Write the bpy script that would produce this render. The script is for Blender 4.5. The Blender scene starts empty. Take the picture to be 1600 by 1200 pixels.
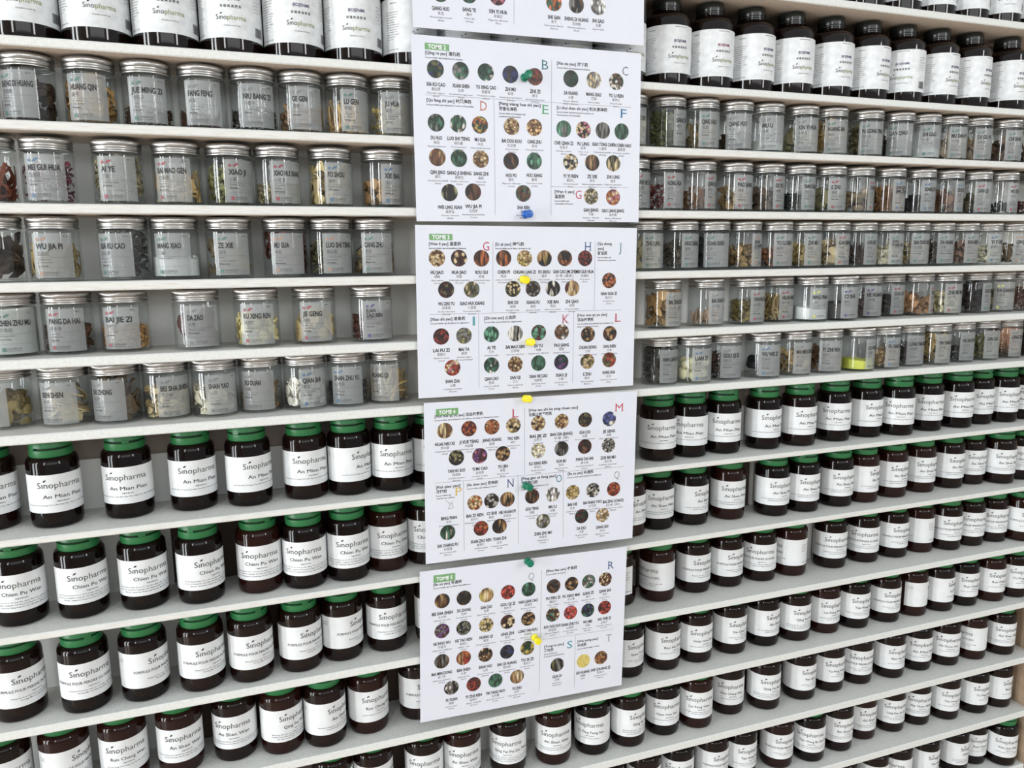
import bpy, bmesh, math, random
from mathutils import Vector, Matrix, Euler
PI = math.pi
RND = random.Random(11)
SC = bpy.context.scene
COL = SC.collection

# ------------------------------------------------------------------ camera, world, lights, exposure (metres; X along the shelves, Y into them, Z up; eye level is z = 0)
cam_d = bpy.data.cameras.new('camera'); cam_d.sensor_width = 36.0; cam_d.lens = 27.0; cam_d.clip_start = .02
cam = bpy.data.objects.new('camera', cam_d); COL.objects.link(cam)
_f = Vector((0.32760322, 0.93044806, -0.16414181)).normalized(); _u0 = Vector((0.06390846, 0.15150857, 0.98638778))
_r = _f.cross(_u0).normalized(); _u = _r.cross(_f)
cam.matrix_world = Matrix(((_r.x, _u.x, -_f.x, 0), (_r.y, _u.y, -_f.y, -0.92048203), (_r.z, _u.z, -_f.z, 0), (0, 0, 0, 1)))
SC.camera = cam

wd = bpy.data.worlds.new('daylit room'); SC.world = wd; wd.use_nodes = True
_n = wd.node_tree; _b = _n.nodes['Background']; _b.inputs[1].default_value = 1.0
_t = _n.nodes.new('ShaderNodeTexCoord'); _s = _n.nodes.new('ShaderNodeSeparateXYZ'); _m = _n.nodes.new('ShaderNodeValToRGB')   # dimmer at eye level, bright overhead
_n.links.new(_t.outputs['Generated'], _s.inputs[0]); _n.links.new(_s.outputs['Z'], _m.inputs[0]); _n.links.new(_m.outputs[0], _b.inputs[0])
_m.color_ramp.elements[0].position = 0.0; _m.color_ramp.elements[0].color = (1.00, 1.05, 1.07, 1)
_m.color_ramp.elements[1].position = .75; _m.color_ramp.elements[1].color = (1.38, 1.50, 1.56, 1)
def area(name, loc, target, sx, sy, power, col=(1, 1, 1)):
    l = bpy.data.lights.new(name, 'AREA'); l.shape = 'RECTANGLE'; l.size = sx; l.size_y = sy; l.energy = power; l.color = col
    o = bpy.data.objects.new(name, l); COL.objects.link(o); o.location = loc
    d = Vector(target)-Vector(loc); o.rotation_euler = d.to_track_quat('-Z', 'Y').to_euler(); return o
area('window_or_fill_light', (-3.58, -1.87, .05), (0, -1.87, .05), .50, 3.0, 200, (.93, .97, 1))      # first left window
area('window_or_fill_light', (-3.58, -.80, .05), (0, -.80, .05), .45, 3.0, 150, (.93, .97, 1))        # second left window
area('window_or_fill_light', (.6, -4.6, 1.0), (.5, 0, -.2), 4.0, 1.5, 80, (.97, .99, 1))              # unseen front fill behind the camera, added to brighten the shelf backs
area('window_or_fill_light', (-2.1, -4.2, 1.2), (.4, 0, .6), .42, 2.0, 95, (1, .99, .97))              # narrow bright panes either side of the added fill
area('window_or_fill_light', (3.05, -3.7, 1.2), (.4, 0, .6), .42, 2.0, 95, (1, .99, .97))
SC.view_settings.view_transform = 'Standard'; SC.view_settings.look = 'None'; SC.view_settings.gamma = 1.0
SC.view_settings.use_curve_mapping = False; SC.view_settings.exposure = -1.14
SC.cycles.transparent_max_bounces = 32; SC.cycles.max_bounces = 12; SC.cycles.diffuse_bounces = 9
SC.cycles.caustics_reflective = False; SC.cycles.caustics_refractive = False

# ------------------------------------------------------------------ measured layout
SIDE_X = 1.343
Z_SHELF = {0: 0.3472, 1: 0.2199, 2: 0.1398, 3: 0.0582, 4: -0.022, 5: -0.1017, 6: -0.1818, 7: -0.2954, 8: -0.4054, 9: -0.5159, 10: -0.625, 11: -0.7347, 12: -0.845, 13: -0.957}
BIG = {'big1': [(-0.1922, 0.045, -0.22), (-0.1246, 0.045, -0.22), (-0.057, 0.045, -0.29), (0.0106, 0.045, -0.47), (0.0782, 0.045, -0.29), (0.1458, 0.045, -0.5), (0.2134, 0.045, -0.11), (0.281, 0.045, -0.38), (0.3486, 0.045, -0.44), (0.4189, 0.045, -0.61), (0.4969, 0.045, -0.27), (0.5658, 0.045, -0.45), (0.6334, 0.045, -0.46), (0.701, 0.045, -0.3), (0.7686, 0.045, -0.56), (0.8389, 0.045, -0.45), (0.9065, 0.045, -0.28), (0.9741, 0.045, -1.24), (1.0417, 0.045, -0.33), (1.1095, 0.045, -0.24), (1.1899, 0.045, -0.48)], 'big0': [(0.7561, 0.045, -0.88), (0.8237, 0.045, -0.91), (0.8913, 0.045, -0.75), (0.9589, 0.045, -0.88), (1.0265, 0.045, -0.81), (1.0941, 0.045, -0.84), (1.1617, 0.045, -0.88), (1.2293, 0.045, -0.9)]}
JAR_POS = {1: [(-0.2445, 0.036, -0.68), (-0.1917, 0.036, -1.09), (-0.1349, 0.036, -0.79), (-0.0801, 0.036, -0.69), (-0.0243, 0.036, -0.72), (0.0291, 0.036, -0.6), (0.0813, 0.036, -0.61), (0.1335, 0.036, -0.4), (0.1857, 0.036, -0.6), (0.5054, 0.036, -0.9), (0.5642, 0.036, -0.18), (0.6169, 0.036, -0.65), (0.673, 0.036, -1.09), (0.7252, 0.036, -0.98), (0.7852, 0.036, -0.95), (0.8378, 0.036, -0.95), (0.9047, 0.036, -1.07), (0.9649, 0.036, -1.31), (1.0171, 0.036, -0.95), (1.0717, 0.036, -0.87), (1.1244, 0.036, -0.83), (1.19, 0.036, -0.8), (1.2476, 0.036, -0.77)], 2: [(-0.2362, 0.036, -1.33), (-0.1821, 0.036, -0.74), (-0.1155, 0.036, -0.71), (-0.0563, 0.036, -0.94), (-0.0015, 0.036, -0.2), (0.0507, 0.036, -0.36), (0.111, 0.036, -0.38), (0.1728, 0.036, -0.24), (0.5106, 0.036, -0.4), (0.5628, 0.036, -0.55), (0.615, 0.036, -0.17), (0.6755, 0.036, -0.56), (0.7302, 0.036, -0.26), (0.785, 0.036, -0.43), (0.8412, 0.036, -0.69), (0.8942, 0.036, -0.06), (0.9549, 0.036, -0.47), (1.0157, 0.036, -0.61), (1.0742, 0.036, -0.32), (1.134, 0.036, -0.81), (1.1926, 0.036, -0.47), (1.2583, 0.036, -0.61)], 3: [(-0.2377, 0.036, -1.33), (-0.1841, 0.036, -0.67), (-0.1164, 0.036, -1.1), (-0.0642, 0.036, -0.86), (-0.007, 0.036, -0.64), (0.0549, 0.036, -0.7), (0.1071, 0.036, -0.46), (0.1593, 0.036, -0.76), (0.5329, 0.036, -0.6), (0.5893, 0.036, -0.45), (0.6415, 0.036, -1.02), (0.6951, 0.036, -0.15), (0.7498, 0.036, -0.72), (0.802, 0.036, -0.63), (0.8542, 0.036, -0.5), (0.9064, 0.036, -0.45), (0.9586, 0.036, -0.59), (1.0108, 0.036, -0.82), (1.063, 0.036, -0.77), (1.1152, 0.036, -0.63), (1.1674, 0.036, -0.69), (1.2247, 0.036, -0.71)], 4: [(-0.2351, 0.0482, -0.41), (-0.1807, 0.0485, -0.74), (-0.1236, 0.0485, -0.87), (-0.0476, 0.038, -0.52), (0.0181, 0.0328, -0.77), (0.0845, 0.0388, -0.78), (0.1529, 0.0344, -0.57), (0.5609, 0.0313, -0.36), (0.6338, 0.0347, -0.42), (0.7035, 0.0347, -0.41), (0.7678, 0.0507, -0.46), (0.8171, 0.0334, -0.72), (0.8709, 0.0295, -0.68), (0.9341, 0.0469, -0.77), (0.9926, 0.0592, -0.55), (1.0439, 0.0495, 0.0), (1.0956, 0.0418, -0.82), (1.1668, 0.0476, -0.36), (1.2248, 0.0503, -1.09), (1.2848, 0.0533, -0.64)], 5: [(-0.2504, 0.0586, -1.32), (-0.1914, 0.049, -0.93), (-0.1392, 0.0469, -1.08), (-0.0868, 0.048, -0.32), (-0.034, 0.0433, -0.38), (0.0178, 0.0498, -0.95), (0.0697, 0.0447, -0.34), (0.1219, 0.0467, -0.93), (0.1741, 0.0478, -1.25), (0.5604, 0.0359, -0.5), (0.6122, 0.0294, -0.63), (0.6699, 0.038, -0.79), (0.7318, 0.0295, -0.85), (0.7903, 0.0319, -0.69), (0.8504, 0.0335, -1.02), (0.91, 0.0294, -0.26), (0.9622, 0.0313, -0.61), (1.0212, 0.0399, -0.81), (1.0731, 0.0352, -0.7), (1.1345, 0.0435, -0.69), (1.1932, 0.0451, -0.76), (1.2517, 0.0496, -0.63), (1.3119, 0.0507, -0.66)]}
PILL = {1: [(-0.2775, 0.0614, -0.42), (-0.2114, 0.0494, -0.48), (-0.137, 0.0547, -0.86), (-0.0664, 0.0562, -0.58), (-0.0023, 0.0498, -0.26), (0.0651, 0.0517, -0.66), (0.1196, 0.0491, -0.02), (0.1741, 0.0468, -0.77), (0.229, 0.0552, -0.64), (0.5669, 0.0474, -1.11), (0.6215, 0.049, -1.51), (0.6798, 0.0492, -1.19), (0.753, 0.0487, -0.75), (0.8168, 0.0453, -0.83), (0.888, 0.0491, -1.34), (0.9554, 0.0521, -0.73), (1.0133, 0.043, -1.49), (1.0828, 0.0496, -1.31), (1.1492, 0.0485, -1.19), (1.2064, 0.0564, -0.92), (1.2608, 0.0524, -1.05), (1.3152, 0.0573, -1.19)], 2: [(-0.2577, 0.0501, -0.67), (-0.1937, 0.0468, -0.4), (-0.1284, 0.0455, -0.51), (-0.065, 0.0385, -0.2), (0.0031, 0.0435, -0.87), (0.0574, 0.0371, -0.99), (0.1119, 0.0412, -0.69), (0.1649, 0.0543, -0.65), (0.2194, 0.0577, -0.89), (0.5212, 0.0515, -0.23), (0.5748, 0.0619, -0.97), (0.6347, 0.0607, -0.36), (0.7018, 0.0614, -0.96), (0.7766, 0.0501, -0.79), (0.8337, 0.0488, -0.82), (0.9027, 0.0503, -0.9), (0.9573, 0.0518, -0.3), (1.0218, 0.0553, -0.75), (1.0885, 0.0592, -0.93), (1.1543, 0.0597, -0.74), (1.2088, 0.0629, -0.91), (1.2609, 0.0467, -1.07), (1.3152, 0.0527, -1.4)], 3: [(-0.2682, 0.0428, -0.01), (-0.1989, 0.036, -0.44), (-0.1357, 0.0375, 0.28), (-0.0716, 0.0361, -0.19), (-0.0139, 0.0363, -0.21), (0.0462, 0.0394, -0.05), (0.1001, 0.0481, 0.27), (0.1597, 0.052, -0.55), (0.2258, 0.053, -0.43), (0.5119, 0.0614, -3.12), (0.5748, 0.054, -2.22), (0.6431, 0.0611, -0.56), (0.7032, 0.0614, -0.5), (0.7658, 0.0606, -1.43), (0.8257, 0.06, -2.9), (0.9083, 0.0614, -1.04), (0.9771, 0.0614, -1.46), (1.0394, 0.0602, -0.7), (1.1, 0.0621, -3.06), (1.1539, 0.0529, -0.97), (1.2085, 0.0534, -1.18), (1.263, 0.0527, -1.16), (1.3152, 0.0365, -0.84)], 4: [(-0.2915, 0.045, -0.48), (-0.2307, 0.045, 0.44), (-0.168, 0.045, -0.63), (-0.1046, 0.045, -0.59), (-0.0401, 0.0494, -0.99), (0.0174, 0.0421, -0.16), (0.0718, 0.0376, 0.03), (0.1298, 0.0459, -0.46), (0.2002, 0.0535, -0.26), (0.5201, 0.0476, -0.39), (0.5831, 0.0468, -0.63), (0.6418, 0.0485, -0.83), (0.708, 0.0523, -0.62), (0.7726, 0.0536, -0.41), (0.8318, 0.05, -0.7), (0.8951, 0.0534, -0.86), (0.9547, 0.0497, -0.81), (1.02, 0.048, -0.77), (1.0826, 0.0494, 0.38), (1.1407, 0.0466, -0.18), (1.1991, 0.047, -0.92), (1.2607, 0.0437, -0.87), (1.3152, 0.0407, -1.04)], 5: [(0.0779, 0.045, -1.01), (0.1325, 0.045, -0.55), (0.2034, 0.045, -1.05), (0.2585, 0.045, -1.01), (0.3279, 0.045, -1.3), (0.3979, 0.042, -1.09), (0.4618, 0.0423, -1.53), (0.5211, 0.0411, -0.37), (0.5851, 0.0472, -1.04), (0.6442, 0.045, -1.14), (0.7129, 0.0582, -1.21), (0.7774, 0.049, -0.84), (0.8512, 0.0514, -0.54), (0.9139, 0.0551, -0.88), (0.9761, 0.0558, -1.15), (1.0433, 0.051, -0.79), (1.1081, 0.0533, -1.17), (1.1692, 0.0486, -1.31), (1.2329, 0.047, -2.51), (1.2971, 0.0408, -1.12)], 6: [(0.3559, 0.045, -0.76), (0.4183, 0.045, -0.82), (0.4886, 0.045, -0.88), (0.5533, 0.045, -0.93), (0.6134, 0.045, -1.28), (0.6782, 0.045, -0.48), (0.7328, 0.045, -0.74), (0.8062, 0.045, -0.75), (0.8681, 0.0401, -1.46), (0.9323, 0.0457, -0.9), (0.9949, 0.0571, -0.79), (1.0597, 0.0563, -1.09), (1.1193, 0.0561, -1.24), (1.1828, 0.0498, -0.98), (1.2494, 0.0459, -0.81), (1.3073, 0.0448, -0.44)], 7: [(0.9484, 0.045, -1.19), (1.0196, 0.045, -1.16), (1.0742, 0.045, -2.02), (1.1394, 0.045, -0.51), (1.2115, 0.0447, -0.37), (1.2657, 0.0516, -0.91), (1.3152, 0.0286, -1.27)]}
SHEET_POSE = [[0.3546, 0.3656, 0.0086], [0.3531, 0.1473, 0.0014], [0.3501, -0.0685, -0.0101], [0.3537, -0.2857, -0.0167], [0.341, -0.5061, -0.0259]]
SHEETS = [{'heads': [],
  'items': [((-115.4, -65.4), 'QIANG HUO'), ((-81.1, -64.0), 'SANG YE'), ((-45.8, -63.4), 'XIN YI HUA'), ((25.8, -63.9), 'SHE GAN'), ((55.5, -64.0), 'SHENG DI HUANG'), ((84.9, -63.6), 'SHI GAO')],
  'letters': [],
  'lines': [((-23.8, 16.0), (-25.9, -93.2))],
  'title': None},
 {'heads': [((-132.3, 85.9), ['[Qing re yao] 清热药'], ['Les produits qui tempèrent la chaleur']), ((32.4, 85.3), ['[Xie xia yao] 泻下药'], ['Les produits qui tempèrent la chaleur']),
            ((-132.4, 33.6), ['[Qu feng shi yao] 祛风湿药'], ["Les produits qui chassent le vent et l'humidité"]), ((-43.3, 34.2), ['[Fang xiang hua shi yao]', '芳香化湿药'], ['Les produits aromatiques qui', "transforment l'humidité"]),
            ((32.3, 33.2), ['[Li shui shen shi yao] 利水渗湿药'], ['Les produits qui favorisent la miction et', "l'écoulement de l'humidité"]), ((29.1, -68.1), ['[Wen li yao]', '温里药'], ['Les produits qui', "réchauffent l'interne"])],
  'items': [((-120.8, 68.7), 'XIA KU CAO'), ((-90.4, 68.7), 'XUAN SHEN'), ((-59.3, 69.0), 'YU XING CAO'), ((-28.2, 68.6), 'ZHI MU'), ((3.5, 67.9), 'ZHI ZI'), ((51.2, 68.6), 'DA HUANG'), ((82.5, 68.7), 'MANG XIAO'),
            ((113.6, 68.9), 'YU LI REN'), ((-121.6, 8.7), 'DU HUO'), ((-94.7, 8.7), 'LUO SHI TENG'), ((-67.6, 8.5), 'MU GUA'), ((-27.4, 8.4), 'BAI DOU KOU'), ((2.3, 8.6), 'CANG ZHU'), ((41.6, 8.5), 'CHE QIAN ZI'),
            ((68.4, 8.5), 'FU LING'), ((95.4, 8.7), 'XIAO TONG CAO'), ((122.0, 8.5), 'YIN CHEN HAO'), ((-121.2, -30.7), 'QIN JIAO'), ((-94.7, -31.1), 'SANG JI SHENG'), ((-67.4, -31.2), 'SANG ZHI'), ((-28.5, -32.3), 'HOU PO'),
            ((1.9, -31.5), 'HUO XIANG'), ((50.9, -31.3), 'YI YI REN'), ((80.9, -31.2), 'ZE XIE'), ((110.6, -31.1), 'ZHU LING'), ((-107.3, -71.2), 'WEI LING XIAN'), ((-77.8, -70.0), 'WU JIA PI'), ((-12.9, -70.6), 'SHA REN'),
            ((79.5, -72.9), 'GAN JIANG'), ((110.9, -73.6), 'GAO LIANG JIANG')],
  'letters': [((16.9, 82.7), 'B'), ((126.1, 82.7), 'C'), ((-62.7, 30.8), 'D'), ((17.2, 30.7), 'E'), ((124.7, 31.0), 'F'), ((62.0, -70.7), 'G')],
  'lines': [((-133.7, 39.5), (135.2, 38.8)), ((25.5, 89.5), (24.0, -96.9)), ((-49.5, 38.5), (-49.9, -96.5)), ((24.5, -61.7), (133.0, -61.2))],
  'title': ('TOME 2', (-132.7, 96.9), (-103.6, 89.6))},
 {'heads': [((-132.0, 82.4), ['[Wen li yao] 温里药'], ["Les produits qui réchauffent l'interne"]), ((-47.9, 82.5), ['[Li qi yao] 理气药'], ['Les produits pour faire circuler le Qi']),
            ((91.8, 83.9), ['[Qu chong', 'yao]', '驱虫药'], ['Les produits qui', 'chassent les parasites']), ((-131.7, -8.4), ['[Xiao shi yao] 消食药'], ['Les produits qui facilitent la digestion']),
            ((-63.1, -8.7), ['[Zhi xue yao] 止血药'], ['Les produits qui arrêtent les saignements']), ((64.4, -8.1), ['[Huo xue qu yu yao]', '活血祛瘀药'], ['Les produits qui activent la circulation du', 'sang et chassent la stase'])],
  'items': [((-122.5, 65.8), 'HU JIAO'), ((-94.9, 65.8), 'HUA JIAO'), ((-66.1, 65.6), 'ROU GUI'), ((-37.2, 65.8), 'CHEN PI'), ((-9.4, 65.6), 'CHUAN LIAN ZI'), ((17.4, 65.6), 'FO SHOU'), ((45.6, 65.8), 'GAN CAO (MI ZHI)'),
            ((74.1, 65.6), 'MEI GUI HUA'), ((-111.5, 27.8), 'WU ZHU YU'), ((-78.9, 27.6), 'XIAO HUI XIANG'), ((-25.0, 27.6), 'SHI DI'), ((2.2, 27.4), 'XIANG FU'), ((29.4, 27.5), 'XIE BAI'), ((56.3, 27.5), 'ZHI QIAO'),
            ((109.2, 36.8), 'NAN GUA ZI'), ((-118.6, -29.4), 'LAI FU ZI'), ((-89.5, -29.3), 'MAI YA'), ((-53.8, -28.6), 'AI YE'), ((-21.7, -28.7), 'BAI MAO GEN'), ((10.2, -28.6), 'DI YU'), ((42.3, -28.9), 'PAO JIANG'),
            ((79.8, -33.2), 'CHUAN XIONG'), ((111.8, -33.1), 'DAN SHEN'), ((-104.7, -68.8), 'SHAN ZHA'), ((-53.8, -68.2), 'QIAN CAO'), ((-21.7, -68.3), 'SAN QI'), ((10.0, -68.2), 'XIAN HE CAO'), ((42.1, -68.3), 'XIAO JI'),
            ((79.6, -69.0), 'E ZHU'), ((111.5, -68.2), 'HONG HUA')],
  'letters': [((-60.1, 80.6), 'G'), ((77.8, 80.8), 'H'), ((124.3, 79.6), 'J'), ((-76.6, -11.3), 'I'), ((47.5, -12.0), 'K'), ((123.5, -12.2), 'L')],
  'lines': [((-51.3, 86.5), (-51.7, -1.2)), ((88.3, 87.1), (88.3, -1.9)), ((-132.6, -2.0), (128.5, -2.0)), ((-70.3, -2.6), (-70.6, -95.8)), ((59.0, -2.8), (58.6, -96.1))],
  'title': ('TOME 3', (-131.6, 94.7), (-102.7, 87.2))},
 {'heads': [((-134.9, 86.7), ['[Huo xue qu yu yao] 活血祛瘀药'], ['Les produits qui activent la circulation du sang et chassent la stase']), ((-9.3, 87.1), ['[Hua tan zhi ke ping chuan yao]', '化痰止咳平喘药'], []),
            ((-133.9, -5.0), ['[Kai qiao yao]', '开窍药'], ['Les produits qui', 'ouvrent les orifices']), ((-93.3, -5.7), ['[An shen yao] 安神药'], ["Les produits qui calment l'esprit"]),
            ((-19.1, -4.2), ['[Ping gan xi feng yao]', '平肝熄风药'], ['Les produits qui calment le Foie', 'et arrêtent le vent']), ((47.5, -3.4), ['[Bu xu yao] 补虚药'], ["Les produits qui tonifient l'insuffisance"])],
  'items': [((-122.1, 68.2), 'HUAI NIU XI'), ((-90.5, 68.7), 'JI XUE TENG'), ((-59.8, 68.9), 'JIANG HUANG'), ((-30.6, 68.9), 'TAO REN'), ((4.0, 69.4), 'BAI JIE ZI'), ((37.3, 69.9), 'BAN XIA (JIANG)'), ((71.4, 69.9), 'GUA LOU'),
            ((107.3, 68.8), 'JIE GENG'), ((-107.2, 32.1), 'YAN HU SUO'), ((-76.1, 32.1), 'YI MU CAO'), ((-44.9, 32.4), 'YU JIN'), ((4.5, 32.7), 'KU XING REN'), ((37.8, 32.7), 'KUN BU'), ((71.8, 33.0), 'PANG DA HAI'),
            ((107.2, 32.1), 'ZHE BEI MU'), ((-117.6, -29.6), 'BING PIAN'), ((-82.8, -29.8), 'BAI ZI REN'), ((-60.1, -29.5), 'CI SHI'), ((-38.3, -29.7), 'HE HUAN PI'), ((-3.5, -29.1), 'GOU TENG'), ((26.1, -29.4), 'MU LI'),
            ((55.3, -29.3), 'BAI HE'), ((85.3, -29.1), 'BAI SHAO YAO'), ((116.8, -30.6), 'BAI ZHU (CHAO)'), ((-119.2, -65.9), 'SHI CHANG PU'), ((-74.5, -65.4), 'SUAN ZAO REN'), ((-49.1, -65.3), 'YUAN ZHI'),
            ((12.6, -65.2), 'ZHEN ZHU MU'), ((69.3, -64.5), 'DA ZAO'), ((100.9, -66.2), 'DANG GUI')],
  'letters': [((-27.8, 84.9), 'L'), ((121.9, 83.8), 'M'), ((-104.4, -12.2), 'P'), ((-34.0, -7.9), 'N'), ((34.8, -7.7), 'O'), ((121.2, -10.4), 'Q')],
  'lines': [((-15.3, 91.4), (-14.5, 2.5)), ((-135.8, 1.2), (131.9, 0.1)), ((-98.2, 1.1), (-97.4, -93.2)), ((-23.9, 1.9), (-22.3, -93.6)), ((40.7, 2.1), (42.4, -92.0))],
  'title': ('TOME 4', (-133.3, 96.5), (-104.5, 87.7))},
 {'heads': [((-130.5, 84.6), ['[Bu xu yao] 补虚药'], ["Les produits qui tonifient l'insuffisance"]), ((26.4, 83.5), ['[Shou lian yao] 收敛药'], ['Les produits astringents']),
            ((26.0, -26.4), ['[Yong tu yao]', '涌吐药'], ['Les produits qui', 'provoquent le vomissement']), ((76.3, -26.8), ['[Wai yong yao]', '外用药'], ['Les produits à usage externe'])],
  'items': [((-118.9, 61.5), 'BEI SHA SHEN'), ((-89.5, 61.6), 'DU ZHONG'), ((-58.6, 61.3), 'GAN CAO'), ((-28.3, 61.3), 'GOU QI ZI'), ((1.2, 61.4), 'HAN LIAN CAO'), ((37.7, 61.0), 'FU PEN ZI'), ((64.6, 60.9), 'FU XIAO MAI'),
            ((90.6, 61.0), 'LIAN ZI'), ((116.2, 60.9), 'QIAN SHI'), ((-119.2, 19.8), 'HE SHOU WU'), ((-89.7, 19.6), 'HE TAO REN'), ((-58.6, 19.1), 'HUANG QI'), ((-28.1, 19.0), 'LING ZHI'), ((1.4, 19.1), 'LONG YAN ROU'),
            ((37.6, 19.6), 'ROU DOU KOU'), ((64.2, 19.0), 'SHAN ZHU YU'), ((90.7, 18.4), 'WU MEI'), ((116.6, 18.9), 'WU WEI ZI'), ((-119.4, -22.7), 'MAI MEN DONG'), ((-89.6, -22.9), 'REN SHEN'), ((-59.1, -23.5), 'SHAN YAO'),
            ((-28.3, -24.3), 'SHU DI HUANG'), ((1.1, -23.5), 'TU SI ZI'), ((46.2, -56.2), 'GUA DI'), ((86.2, -57.0), 'LIU HUANG'), ((113.7, -56.6), 'SHE CHUANG ZI'), ((-106.3, -62.7), 'XU DUAN'), ((-75.3, -63.2), 'YI ZHI REN'),
            ((-44.5, -63.3), 'YIN YANG HUO'), ((-13.4, -63.3), 'YU ZHU')],
  'letters': [((4.9, 80.0), 'Q'), ((124.2, 81.1), 'R'), ((64.5, -28.5), 'S'), ((125.1, -28.0), 'T')],
  'lines': [((19.8, 86.4), (19.7, -93.2)), ((22.5, -14.9), (131.7, -15.9)), ((72.6, -16.6), (73.1, -95.1))],
  'title': ('TOME 5', (-130.5, 97.8), (-101.5, 87.5))}]
PINS = [('green', 0.3419, 0.2127, 'green push pin near the top of the TOME 2 chart'), ('blue', 0.3422, 0.0512, 'blue push pin at the foot of the TOME 2 chart'), ('yellow', 0.3387, -0.0288, 'yellow push pin in the upper half of the TOME 3 chart'), ('yellow', 0.3466, -0.1089, 'yellow push pin in the lower half of the TOME 3 chart'), ('yellow', 0.3406, -0.182, 'yellow push pin on the top edge of the TOME 4 chart'), ('green', 0.3398, -0.2986, 'green push pin in the middle of the TOME 4 chart'), ('green', 0.3423, -0.4039, 'green push pin near the top of the TOME 5 chart'), ('yellow', 0.3514, -0.5151, 'yellow push pin in the middle of the TOME 5 chart')]
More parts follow.
